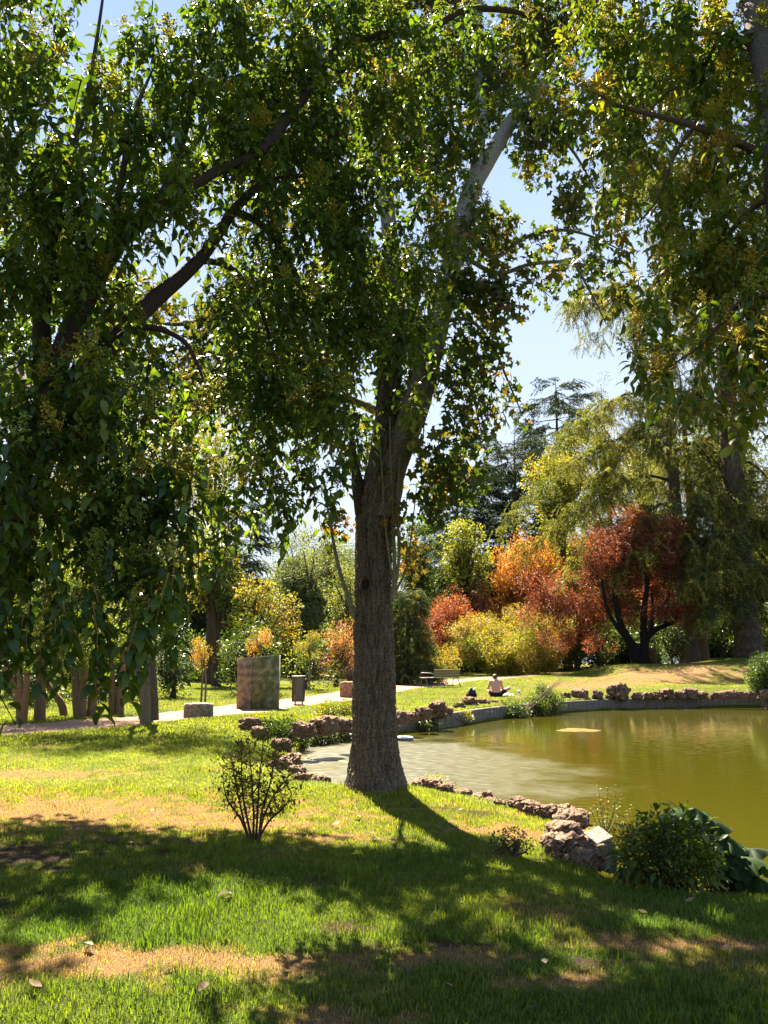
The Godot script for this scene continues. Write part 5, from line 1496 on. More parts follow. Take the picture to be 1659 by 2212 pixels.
func make_understory() -> void:
	rng.seed = 404
	for q in [["dark thicket at the far left edge behind the stems", -120, 120, 1380, 1540, 40], ["dark thicket seen between the forked tree and the row of stems", 100, 340, 1370, 1530, 42], ["dark thicket behind the young orange tree and slab", 320, 600, 1390, 1520, 46], ["dark thicket behind the yellow young tree", 570, 830, 1390, 1510, 52], ["dark thicket behind the weeping conifer", 800, 1040, 1380, 1495, 58], ["dark thicket under the red trees", 1000, 1260, 1370, 1480, 60], ["dark thicket behind the forked black trunk", 1220, 1450, 1330, 1460, 60], ["dark thicket between the cedar trunks", 1430, 1640, 1320, 1455, 62], ["dark thicket at the far right edge", 1600, 1850, 1300, 1450, 62]]:
		far_tree("thicket", q[0], "thicket", q[1], q[2], q[3], q[4], q[5], G.clump, M.leaf, 2.6, DEEP + GREEN, 0.08, 1.5, 26, [], Color(0.08, 0.06, 0.045), 3, "thickets closing the view")
	for q in [["wood edge tree at the far left skyline", -250, 60, 1150, 1480, 80], ["wood edge tree behind the left leaning branches", 30, 330, 1130, 1470, 84], ["wood edge tree left of the poplar", 290, 580, 1180, 1470, 86], ["wood edge tree behind the poplar", 540, 830, 1170, 1470, 88], ["wood edge tree behind the green trees right of the trunk", 790, 1060, 1220, 1460, 90], ["wood edge tree behind the orange tree", 1030, 1310, 1200, 1450, 92], ["wood edge tree behind the plum tree", 1270, 1560, 1120, 1440, 92], ["wood edge tree at the far right skyline", 1520, 1850, 1080, 1430, 92]]:
		far_tree("wood_edge_tree", q[0], "tree", q[1], q[2], q[3], q[4], q[5], G.clump, M.soft_leaf, 0.55, GREEN + GREYGREEN + LIME, 0.35, 2.4, 24, [], Color(0.08, 0.06, 0.045), 1, "trees at the edge of the wood")

# ---------------------------------------------------------------- shrubs at the water
func ivy(label: String, list: Array, called := "ivy_bush", palette: Array = DEEP, per := 420.0, scale := 0.8) -> Node3D:
	# list: [column, row, distance, radius across, radius up, radius deep]
	var blobs := masses(list)
	var base: Vector3 = ground_at(blobs[0][0].x, blobs[0][0].z)
	base.y = maxf(base.y, 0.0)
	var t := thing(called, label, "shrub", base)
	var s := Shape.new()
	for b in blobs:
		b[0] -= base
		for k in 7:
			var e: Vector3 = b[0] + ball() * b[1]
			tube(s, [Vector3(rnd(-0.2, 0.2), -0.05, rnd(-0.1, 0.1)), e * 0.5 + ball() * 0.1, e], [0.012, 0.008, 0.003], 4, Color(0.09, 0.065, 0.045))
	part("stems", s.mesh(), M.twig, t)
	var buf := PackedFloat32Array()
	crown(buf, blobs, per, palette, scale, false, 0.5)
	copies("foliage", G.clump_near, M.leaf, buf, t)
	return t

func make_shore_plants() -> void:
	rng.seed = 303
	ivy("dark ivy mound hanging over the inner pond corner", [[615, 1590, 15.4, 0.3, 0.24, 0.3], [590, 1582, 15.8, 0.22, 0.16, 0.25], [645, 1602, 15.6, 0.2, 0.2, 0.2], [675, 1590, 16.6, 0.25, 0.2, 0.25]])
	ivy("low leafy shrub on the grass left of the trunk", [[720, 1540, 19.5, 0.4, 0.16, 0.4], [750, 1535, 19.8, 0.3, 0.17, 0.4]], "low_shrub", GREEN + YELLOW, 260.0)
	ivy("ivy hanging down the wall behind the trunk's left side", [[700, 1588, 16.9, 0.3, 0.18, 0.2], [745, 1582, 17.5, 0.25, 0.18, 0.2], [725, 1598, 17.2, 0.25, 0.14, 0.12]])
	ivy("ivy patch spilling over the wall right of the trunk", [[905, 1565, 20.0, 0.2, 0.2, 0.2], [930, 1562, 20.4, 0.15, 0.14, 0.15]], "ivy_bush", DEEP + GREEN)
	ivy("thick ivy covering the wall below the sitting person", [[1110, 1536, 24.8, 0.5, 0.26, 0.35], [1150, 1530, 25.7, 0.5, 0.32, 0.4], [1190, 1515, 26.4, 0.4, 0.35, 0.4], [1085, 1545, 24.6, 0.3, 0.16, 0.3], [1178, 1488, 26.6, 0.25, 0.35, 0.3], [1205, 1475, 26.6, 0.22, 0.14, 0.2, 0.7], [1218, 1466, 26.6, 0.14, 0.06, 0.14, 0.6]], "ivy_bush", DEEP + GREEN + [Color(0.12, 0.12, 0.03)], 230.0)
	ivy("round ivy bush at the right edge above the pond wall", [[1650, 1440, 29.5, 0.5, 0.45, 0.5], [1640, 1475, 29.4, 0.45, 0.4, 0.5], [1670, 1490, 29.4, 0.4, 0.3, 0.4]], "ivy_bush", DEEP + GREEN, 200.0)
	ivy("dry yellow grass and weeds on the wall before the backpack", [[1000, 1548, 21.9, 0.3, 0.12, 0.2], [975, 1552, 21.3, 0.2, 0.12, 0.2]], "weed_clump", YELLOW + LIME, 300.0, 0.6)
	ivy("small dark weed tuft on the lawn left of the thin shrub", [[492, 1632, 11.8, 0.16, 0.07, 0.14]], "weed_clump", DEEP + GREEN, 900.0, 0.5)
	ivy("weeds growing among the stones right of the trunk", [[930, 1690, 10.9, 0.25, 0.06, 0.15], [985, 1708, 10.3, 0.2, 0.05, 0.15]], "weed_clump", LIME + YELLOW, 900.0, 0.4)
	ivy("dry weeds at the shadow's end in front of the rock pile", [[1085, 1812, 6.6, 0.14, 0.05, 0.08], [1130, 1822, 6.5, 0.1, 0.035, 0.08]], "weed_clump", [Color(0.09, 0.06, 0.03), Color(0.06, 0.06, 0.02)], 2500.0, 0.35)
	ivy("weeds between the rock pile and the broken wall", [[1285, 1822, 7.3, 0.1, 0.08, 0.1], [1318, 1838, 7.2, 0.05, 0.08, 0.06], [1240, 1772, 8.2, 0.08, 0.04, 0.08]], "weed_clump", LIME + YELLOW, 3000.0, 0.35)
	# the thin upright shrub on the lawn
	var base := on_ground(548, 1816)
	var t := thing("bare_shrub", "thin upright shrub with bare dark stems on the sunny lawn", "shrub", base)
	var d := -base.z
	var ends := []
	for q in [[[541, 1816], [528, 1780], [515, 1720], [500, 1640]], [[541, 1816], [520, 1770], [492, 1730], [482, 1692]], [[546, 1818], [548, 1770], [545, 1700], [536, 1592]], [[552, 1818], [556, 1760], [560, 1690], [570, 1588]], [[558, 1818], [568, 1770], [590, 1720], [612, 1690]], [[558, 1818], [566, 1750], [584, 1690], [596, 1625]], [[546, 1816], [530, 1750], [522, 1690], [522, 1615]], [[554, 1816], [580, 1775], [612, 1745], [630, 1715]]]:
		var pts := []
		for e in q:
			pts.append(at(e[0], e[1], d + rnd(-0.08, 0.08)) - base)
		pts[0].y = -0.03
		limb_part(t, "stem", pts, [0.011, 0.009, 0.006, 0.003], M.twig, Color(0.055, 0.035, 0.028), 6, 5)
		var line := curve(pts, 5)
		for k in 15:
			var a: Vector3 = line[5 + rng.randi() % (line.size() - 5)]
			var e2 := a + Vector3(rnd(-0.14, 0.14), rnd(0.02, 0.16), rnd(-0.12, 0.12))
			ends.append([a, e2])
	var s := Shape.new()
	for e in ends:
		tube(s, [e[0], e[0].lerp(e[1], 0.5) + ball() * 0.01, e[1]], [0.0035, 0.0025, 0.0012], 4, Color(0.06, 0.04, 0.03))
	part("twigs", s.mesh(), M.twig, t)
	var tips := PackedFloat32Array()
	for e in ends:
		push(tips, Basis(ball().normalized(), rnd(0, PI)) * rnd(0.28, 0.5), e[1], pick([Color(0.09, 0.1, 0.03), Color(0.13, 0.1, 0.04), Color(0.1, 0.13, 0.03), Color(0.2, 0.14, 0.05)]))
	copies("foliage", ball_clump(61, 12, 0.2, 0.075, 0.4), M.matte_leaf, tips, t)
	var meshes := []
	for k in 4:
		var ls := Shape.new()
		leaf(ls, Vector3.ZERO, Vector3.RIGHT, Vector3.UP, 0.055, 0.021, 0.2, [Color(0.09, 0.1, 0.03), Color(0.12, 0.085, 0.04), Color(0.1, 0.13, 0.03), Color(0.2, 0.12, 0.05)][k])
		meshes.append(ls.mesh())
	for k in 290:
		var e: Array = ends[rng.randi() % ends.size()]
		var m := part("leaf", meshes[rng.randi() % 4], M.matte_leaf, t)
		var x := (ball() + Vector3(0, 0.2, 0)).normalized()
		var y := (ball() + Vector3(0, 0.6, 0))
		y = (y - x * y.dot(x)).normalized()
		m.transform = Transform3D(Basis(x, y, x.cross(y)).scaled(Vector3.ONE * rnd(0.7, 1.3)), e[0].lerp(e[1], rnd(0.2, 1.0)))
	# the light green sprig by the rocks
	base = on_level(1308, 1806, 0.0)
	base.y = 0.02
	t = thing("sapling", "small bright green sapling with upright leafy shoots by the rock pile", "plant", base)
	var lm := []
	for k in 3:
		var ls := Shape.new()
		leaf(ls, Vector3.ZERO, Vector3.RIGHT, Vector3.UP, 0.05, 0.02, 0.2, [Color(0.12, 0.17, 0.02), Color(0.17, 0.2, 0.03), Color(0.09, 0.14, 0.02)][k])
		lm.append(ls.mesh())
	for q in [[1292, 1690], [1312, 1696], [1332, 1690], [1284, 1720], [1344, 1712], [1300, 1725], [1366, 1736], [1328, 1730], [1276, 1745]]:
		var e := at(q[0], q[1], -base.z + rnd(-0.06, 0.06)) - base
		var line := curve([Vector3(rnd(-0.02, 0.02), -0.02, 0), e * 0.5 + Vector3(e.x * 0.15, -0.03, 0), e], 6)
		limb_part(t, "stem", line, [0.005, 0.004, 0.0015], M.twig, Color(0.1, 0.09, 0.04), 5, 1)
		for k in 16:
			var m := part("leaf", lm[k % 3], M.leaf, t)
			var x := Vector3(cos(k * 2.4), rnd(0.0, 0.7), sin(k * 2.4)).normalized()
			var y := (Vector3.UP - x * x.y).normalized()
			m.transform = Transform3D(Basis(x, y, x.cross(y)).scaled(Vector3.ONE * rnd(0.6, 1.1)), line[3 + int((line.size() - 4) * k / 16.0)])
	# the glossy bush and the big lobed leaves behind it
	base = on_level(1450, 1905, 0.12)
	d = -base.z
	base.y = 0.08
	t = thing("glossy_shrub", "dense shrub with small glossy pointed leaves at the near pond edge", "shrub", base)
	var blobs := masses([[1440, 1855, d, 0.27, 0.21, 0.22], [1400, 1830, d, 0.21, 0.19, 0.2], [1485, 1820, d + 0.1, 0.2, 0.22, 0.2], [1435, 1795, d + 0.1, 0.2, 0.15, 0.17], [1375, 1868, d, 0.14, 0.12, 0.15], [1500, 1875, d, 0.16, 0.12, 0.15], [1350, 1850, d, 0.1, 0.08, 0.1, 0.6], [1410, 1765, d + 0.1, 0.08, 0.07, 0.08, 0.6], [1470, 1770, d + 0.1, 0.08, 0.08, 0.08, 0.6]])
	s = Shape.new()
	for b in blobs:
		b[0] -= base
		for k in 6:
			var e: Vector3 = b[0] + ball() * b[1]
			tube(s, [Vector3(rnd(-0.1, 0.1), -0.05, rnd(-0.1, 0.1)), e * 0.5 + ball() * 0.05, e], [0.008, 0.006, 0.002], 4, Color(0.06, 0.045, 0.03))
	part("stems", s.mesh(), M.twig, t)
	var buf := PackedFloat32Array()
	crown(buf, blobs, 700.0, GREEN + DEEP + LIME, 0.42, false, 0.5)
	copies("foliage", G.clump_near, M.leaf, buf, t)
	var gm := []
	for k in 5:
		var ls := Shape.new()
		leaf(ls, Vector3.ZERO, Vector3.RIGHT, Vector3.UP, 0.1, 0.036, 0.18, [Color(0.075, 0.115, 0.02), Color(0.11, 0.16, 0.024), Color(0.05, 0.085, 0.02), Color(0.15, 0.19, 0.028), Color(0.065, 0.1, 0.02)][k])
		gm.append(ls.mesh())
	for k in 280:
		var b: Array = blobs[rng.randi() % blobs.size()]
		var q := ball().normalized()
		q.z = absf(q.z)
		var m := part("leaf", gm[k % 5], M.leaf, t)
		var x := (q + ball() * 0.7).normalized()
		var y := Vector3(rnd(-0.4, 0.4), 1, rnd(-0.4, 0.4))
		y = (y - x * y.dot(x)).normalized()
		m.transform = Transform3D(Basis(x, y, x.cross(y)).scaled(Vector3.ONE * rnd(0.7, 1.25)), b[0] + q * b[1] * rnd(0.8, 1.25))
	base = on_level(1535, 1890, 0.06)
	base.y = 0.0
	d = -base.z
	t = thing("large_leaf_plant", "plant with big dark lobed leaves standing at the pond behind the shrub", "plant", base)
	for q in [[1500, 1745, 0.2, 0.6, 0], [1430, 1752, 0.16, 0.9, 0], [1465, 1742, 0.15, -0.3, 0], [1520, 1772, 0.2, 0.1, 0], [1540, 1790, 0.2, -0.4, 0], [1525, 1812, 0.2, 0.3, 0], [1505, 1800, 0.18, 1.4, 0], [1575, 1832, 0.2, -0.1, 2], [1600, 1850, 0.2, -0.5, 0], [1590, 1870, 0.2, 0.2, 0], [1560, 1880, 0.19, 0.8, 1], [1620, 1885, 0.2, -0.3, 0], [1545, 1845, 0.17, 0.5, 0], [1372, 1790, 0.14, 2.6, 3], [1345, 1835, 0.14, 2.9, 0], [1352, 1868, 0.14, 2.4, 0], [1590, 1905, 0.17, 0.4, 1], [1550, 1780, 0.12, -1.0, 3], [1480, 1770, 0.16, 1.8, 0], [1630, 1862, 0.14, -0.9, 0], [1450, 1745, 0.17, 0.4, 0], [1485, 1752, 0.19, 1.0, 0], [1515, 1750, 0.17, -0.2, 0], [1535, 1765, 0.18, 0.9, 0], [1560, 1805, 0.18, 0.2, 0], [1535, 1830, 0.2, -0.6, 0], [1570, 1860, 0.2, 0.7, 0], [1610, 1832, 0.17, 0.1, 2], [1605, 1898, 0.19, -0.2, 0], [1645, 1895, 0.18, 0.5, 0], [1580, 1815, 0.17, -0.4, 0], [1530, 1860, 0.2, 0.1, 0]]:
		var p := at(q[0], q[1], d + rnd(-0.12, 0.2)) - base
		var col: Color = [Color(0.03, 0.06, 0.016), Color(0.11, 0.11, 0.02), Color(0.025, 0.045, 0.025), Color(0.09, 0.05, 0.02)][q[4]]
		part("leaf", lobed_leaf(q[2] * 1.15, col, Vector3(cos(q[3]), 0.15, 0.55), rng.randi()), M.matte_leaf, t).position = p
		var ls := Shape.new()
		var foot := Vector3(rnd(-0.1, 0.1), -0.05, rnd(-0.05, 0.1))
		tube(ls, curve([foot, foot.lerp(p, 0.55) + Vector3(0, 0.06, 0), p], 4), spread([0.009, 0.007, 0.005], 9), 5, Color(0.08, 0.1, 0.03))
		part("stem", ls.mesh(), M.twig, t)

func lobed_leaf(size: float, col: Color, dir: Vector3, seed_: int) -> ArrayMesh:
	# a broad leaf with a wavy, cut margin that sags towards its rim
	var s := Shape.new()
	var d := Vector3(dir.x, 0, dir.z).normalized()
	var u := (Vector3.UP * 0.9 + d * rnd(-0.1, 0.6)).normalized()
	d = (d - u * d.dot(u)).normalized()
	var side := d.cross(u)
	var o := s.put(Vector3.ZERO, u, col)
	var n := 41
	for ring in 3:
		for k in n:
			var a := lerpf(-2.85, 2.85, float(k) / (n - 1))
			var r: float = size * 0.62 * (0.85 + 0.2 * cos(a)) * (0.95 + 0.22 * cos(a * 5.6) + 0.07 * sin(a * 17.0 + seed_ % 7)) * [0.4, 0.75, 1.0][ring]
			var wave: float = 0.09 * size * sin(a * 5.0 + seed_ % 11) * [0.2, 0.6, 1.0][ring] - size * 0.45 * pow([0.4, 0.75, 1.0][ring], 2.0) * (0.4 + 0.4 * absf(sin(a)))
			var rib := 0.03 * size * cos(a * 8.0)
			var q: Vector3 = (d * cos(a) + side * sin(a)) * r + d * size * 0.18 + u * (wave + rib)
			s.put(q, u, col.lerp(col * 1.6, 0.35 if k % 6 == 0 else 0.0))
	for k in n - 1:
		s.tri(o, 1 + k, 2 + k)
		for ring in 2:
			var a := 1 + ring * n + k
			s.quad(a, a + n, a + n + 1, a + 1)
	s.smooth()
	return s.mesh()

# ---------------------------------------------------------------- things on the lawn
func make_stones() -> void:
	var b := on_ground(557, 1531)
	var k := -b.z / FOCAL
	var w := 87.0 * k
	var h := 107.0 * k
	var t := thing("stone_slab", "upright two-tone stone slab with green stains beside the path", "monument", b, 0.0)
	for q in [[-0.5 * w, -0.5 * w + 0.36 * w, M.stone_warm, "warm brown stone panel"], [-0.5 * w + 0.36 * w + 0.008, 0.5 * w, M.stone_green, "green stained stone panel"]]:
		var s := Shape.new()
		var x0: float = q[0]
		var x1: float = q[1]
		var f := func(x: float) -> float: return h + x / w * 0.1
		var v := [[x0, -0.2], [x1, -0.2], [x1, f.call(x1)], [x0, f.call(x0)]]
		var e := 0.015
		var front := []
		for side in [1.0, -1.0]:
			for p in v:
				var ins := Vector2(e if p[0] == x0 else -e, -e if p[1] > 0 else 0.0)
				front.append(s.put(Vector3(p[0] + ins.x, p[1] + ins.y, 0.15 * side), Vector3(0, 0, side), Color.WHITE))
			for p in v:
				front.append(s.put(Vector3(p[0], p[1], (0.15 - e) * side), Vector3(0, 0, side), Color.WHITE))
		s.quad(0, 3, 2, 1); s.quad(8, 9, 10, 11)
		for j in 4:
			var n2 := (j + 1) % 4
			s.quad(j, n2, 4 + n2, 4 + j); s.quad(8 + n2, 8 + j, 12 + j, 12 + n2); s.quad(4 + j, 4 + n2, 12 + n2, 12 + j)
		var st := SurfaceTool.new()
		st.create_from(s.mesh(), 0)
		st.deindex()
		st.generate_normals()
		var o := part("panel", st.commit(), q[2], t)
		o.set_meta("label", q[3])
		o.position.z = 0.0 if q[2] == M.stone_warm else 0.012
	b = on_ground(428, 1549)
	k = -b.z / FOCAL
	var o1 := part("stone_block", chipped(Vector3(60 * k, 29 * k + 0.1, 0.5), 3), M.stone_grey, self)
	taken["stone_block"] = 0
	o1.transform = Transform3D(Basis(Vector3.UP, 0.25), b + Vector3(0, 14 * k - 0.05, 0))
	tag(o1, "low grey stone block used as a seat at the path edge", "stone block", "stone blocks along the path")
	b = on_ground(760, 1507)
	k = -b.z / FOCAL
	var o2 := part(numbered("stone_block"), chipped(Vector3(42 * k, 34 * k + 0.1, 0.6), 4), M.stone_pink, self)
	o2.transform = Transform3D(Basis(Vector3.UP, -0.35), b + Vector3(0, 16 * k - 0.05, 0))
	tag(o2, "pinkish stone block half hidden behind the main trunk", "stone block", "stone blocks along the path")

func chipped(size: Vector3, seed_: int) -> ArrayMesh:
	# a hewn block: rounded and uneven at its edges
	var f := FastNoiseLite.new()
	f.seed = seed_
	f.frequency = 2.2
	f.fractal_octaves = 4
	var s := Shape.new()
	var n := 10
	var ids := {}
	for pass_ in 2:
		for face in 6:
			for a in n + 1 - pass_:
				for c in n + 1 - pass_:
					var list := []
					for e in ([[0, 0]] if pass_ == 0 else [[0, 0], [1, 0], [1, 1], [0, 1]]):
						var u := lerpf(-1, 1, float(a + e[0]) / n)
						var w := lerpf(-1, 1, float(c + e[1]) / n)
						var q := [Vector3(1, u, w), Vector3(-1, u, w), Vector3(u, 1, w), Vector3(u, -1, w), Vector3(u, w, 1), Vector3(u, w, -1)][face] as Vector3
						var key := Vector3i((q * 1000.0).round())
						if pass_ == 0 and not ids.has(key):
							var edge := q.abs()
							var cut := 1.0 - 0.05 * pow(edge.x * edge.y * edge.z, 2.0) - 0.02 * (pow(edge.x * edge.y, 8) + pow(edge.y * edge.z, 8) + pow(edge.x * edge.z, 8))
							var p := q * 0.5 * size * cut
							p += q.normalized() * 0.025 * f.get_noise_3dv(p * 3.0)
							ids[key] = s.put(p, q.normalized(), Color.WHITE)
						list.append(ids[key])
					if pass_ == 1:
						if (s.v[list[2]] - s.v[list[0]]).cross(s.v[list[1]] - s.v[list[0]]).dot(s.v[list[0]]) > 0.0:
							s.quad(list[0], list[1], list[2], list[3])
						else:
							s.quad(list[3], list[2], list[1], list[0])
	s.smooth()
	return s.mesh()

func make_bin() -> void:
	var b := on_ground(644, 1522)
	var k := -b.z / FOCAL
	var t := thing("litter_bin", "dark brown perforated metal litter bin beside the path", "litter bin", b, 0.2)
	var h := 58.0 * k
	var r := 13.5 * k
	var foot := 0.09
	var n := 20
	for j in n:
		var ang := TAU * j / n
		part("slat", box_mesh(Vector3(r * 0.19, h - foot - 0.04, 0.006), 0.002, Transform3D(Basis(Vector3.UP, -ang), Vector3(sin(-ang) * -r, foot + (h - foot) * 0.5, cos(-ang) * r))), M.bin_metal, t)
	for j in 15:
		var s := Shape.new()
		var y := foot + 0.03 + (h - foot - 0.06) * j / 14.0
		var ring := []
		for i in 25:
			ring.append(Vector3(cos(TAU * i / 24.0) * (r - 0.004), y, sin(TAU * i / 24.0) * (r - 0.004)))
		for i in 24:
			for e in [[ring[i], ring[i + 1]]]:
				var up := Vector3(0, r * 0.09, 0)
				var a := s.put(e[0] - up, e[0].normalized(), Color.WHITE)
				var c := s.put(e[1] - up, e[1].normalized(), Color.WHITE)
				var d := s.put(e[1] + up, e[1].normalized(), Color.WHITE)
				var f := s.put(e[0] + up, e[0].normalized(), Color.WHITE)
				s.quad(a, f, d, c)
		s.smooth()
		part("band", s.mesh(), M.bin_metal, t)
	var s2 := Shape.new()
	tube(s2, [Vector3(0, foot + 0.03, 0), Vector3(0, foot + h * 0.62, 0)], [r * 0.86, r * 0.9], 24, Color.WHITE, 0.0, 6.0, false)
	part("liner", s2.mesh(), M.bin_liner, t)
	var s3 := Shape.new()
	tube(s3, [Vector3(0, foot, 0), Vector3(0, foot + 0.02, 0)], [r, r], 24, Color.WHITE, 0.0, 6.0, true)
	part("floor_plate", s3.mesh(), M.bin_metal, t)
	var s4 := Shape.new()
	var loop := []
	for i in 25:
		loop.append(Vector3(cos(TAU * i / 24.0) * r * 1.03, h, sin(TAU * i / 24.0) * r * 1.03))
	tube(s4, loop, spread([0.02, 0.02], 25), 8)
	part("rim", s4.mesh(), M.bin_metal, t)
	for sg in [-1, 1]:
		part("leg", box_mesh(Vector3(0.045, foot + 0.35, 0.03), 0.004, Transform3D(Basis(), Vector3(sg * r * 0.55, foot * 0.5 + 0.07, r * 0.9))), M.bin_metal, t)

func make_bench() -> void:
	var a := on_ground(915, 1486)
	var c := below(988, -a.z + 0.8)
	var mid := (a + c) * 0.5
	var dir := Vector3(c.x - a.x, 0, c.z - a.z)
	var t := thing("park_bench", "park bench with olive backrest and pale seat at the path edge", "bench", mid, atan2(-dir.z, dir.x))
	t.rotation.z = atan2(c.y - a.y, dir.length())
	var w := 1.85
	# it is seen from behind: the backrest stands on the near side (+z)
	for k in 2:
		for j in 3:
			part("back_slat", box_mesh(Vector3(w * 0.36, 0.105, 0.03), 0.008, Transform3D(Basis(Vector3.RIGHT, 0.12), Vector3(-w * 0.08 + k * w * 0.365, 0.5 + j * 0.112, 0.22 + j * 0.014))), M.bench_wood, t)
	for j in 4:
		part("seat_slat", box_mesh(Vector3(w, 0.035, 0.095), 0.008, Transform3D(Basis(), Vector3(0, 0.43, -0.22 + j * 0.105))), M.bench_seat, t)
	for x in [-w * 0.46, -w * 0.02, w * 0.42]:
		var s := Shape.new()
		tube(s, [Vector3(x, -0.03, -0.26), Vector3(x, 0.4, -0.2), Vector3(x, 0.405, 0.16), Vector3(x + 0.08, -0.03, 0.32)], [0.02, 0.02, 0.02, 0.02], 8, Color.WHITE, 0.0, 6.0, true)
		part("leg", s.mesh(), M.iron, t)
		var s2 := Shape.new()
		if x > -w * 0.3:
			tube(s2, [Vector3(x, 0.4, 0.17), Vector3(x, 0.6, 0.21), Vector3(x, 0.8, 0.235)], [0.016, 0.016, 0.016], 8, Color.WHITE, 0.0, 6.0, true)
			part("back_bracket", s2.mesh(), M.iron, t)
	var s3 := Shape.new()
	var x0 := -w * 0.47
	tube(s3, curve([Vector3(x0, 0.42, -0.22), Vector3(x0 - 0.02, 0.56, -0.22), Vector3(x0 + 0.03, 0.63, -0.18), Vector3(x0 + 0.3, 0.62, 0.1), Vector3(x0 + 0.42, 0.56, 0.2), Vector3(x0 + 0.46, 0.42, 0.2)], 5), spread([0.02, 0.02], 26), 8, Color.WHITE, 0.0, 6.0, true)
	part("armrest", s3.mesh(), M.iron, t)

# a body as one skin: bones with a radius at each end, joined smoothly and meshed as surface nets
func bone(p: Vector3, a: Vector3, b: Vector3, ra: float, rb: float) -> float:
	var ab := b - a
	var t := clampf((p - a).dot(ab) / maxf(ab.length_squared(), 1e-9), 0.0, 1.0)
	return p.distance_to(a + ab * t) - lerpf(ra, rb, t)

func field(p: Vector3, bones: Array, soft: float) -> float:
	var d := 1.0
	for q in bones:
		var e := bone(p, q[0], q[1], q[2], q[3])
		var h := clampf(0.5 + 0.5 * (d - e) / soft, 0.0, 1.0)
		d = lerpf(d, e, h) - soft * h * (1.0 - h)
	return d

func skin(s: Shape, bones: Array, cell: float, soft: float, col: Color) -> void:
	var lo := Vector3.ONE * 1e9
	var hi := -lo
	for q in bones:
		for k in 2:
			var r: float = q[2 + k] + cell * 2.0 + soft
			lo = lo.min(q[k] - Vector3.ONE * r)
			hi = hi.max(q[k] + Vector3.ONE * r)
	var n := Vector3i(((hi - lo) / cell).ceil()) + Vector3i.ONE
	var val := PackedFloat32Array()
	val.resize(n.x * n.y * n.z)
	for x in n.x:
		for y in n.y:
			for z in n.z:
				val[(x * n.y + y) * n.z + z] = field(lo + Vector3(x, y, z) * cell, bones, soft)
	var made := {}
	for x in n.x - 1:
		for y in n.y - 1:
			for z in n.z - 1:
				var sum := Vector3.ZERO
				var count := 0
				var v8 := []
				for c in 8:
					v8.append(val[((x + (c & 1)) * n.y + y + ((c >> 1) & 1)) * n.z + z + (c >> 2)])
				var lowest: float = v8.min()
				var highest: float = v8.max()
				if lowest >= 0.0 or highest < 0.0:
					continue
				for e in [[0, 1], [2, 3], [4, 5], [6, 7], [0, 2], [1, 3], [4, 6], [5, 7], [0, 4], [1, 5], [2, 6], [3, 7]]:
					var a: float = v8[e[0]]
					var b: float = v8[e[1]]
					if (a < 0.0) != (b < 0.0):
						var pa := Vector3(e[0] & 1, (e[0] >> 1) & 1, e[0] >> 2)
						var pb := Vector3(e[1] & 1, (e[1] >> 1) & 1, e[1] >> 2)
						sum += pa.lerp(pb, a / (a - b))
						count += 1
				made[Vector3i(x, y, z)] = s.put(lo + (Vector3(x, y, z) + sum / count) * cell, Vector3.UP, col)
	for key in made:
		var c: Vector3i = key
		var o := (c.x * n.y + c.y) * n.z + c.z
		for ax in 3:
			var step: int = [n.y * n.z, n.z, 1][ax]
			var a := val[o]
			var b := val[o + step]
			if (a < 0.0) == (b < 0.0):
				continue
			var u := Vector3i.ZERO
			var w := Vector3i.ZERO
			u[(ax + 1) % 3] = 1
			w[(ax + 2) % 3] = 1
			if not (made.has(c - u) and made.has(c - w) and made.has(c - u - w)):
				continue
			if a < 0.0:
				s.quad(made[c], made[c - w], made[c - u - w], made[c - u])
			else:
				s.quad(made[c], made[c - u], made[c - u - w], made[c - w])

func V(x: float, y: float, z: float) -> Vector3:
	return Vector3(x, y, z)

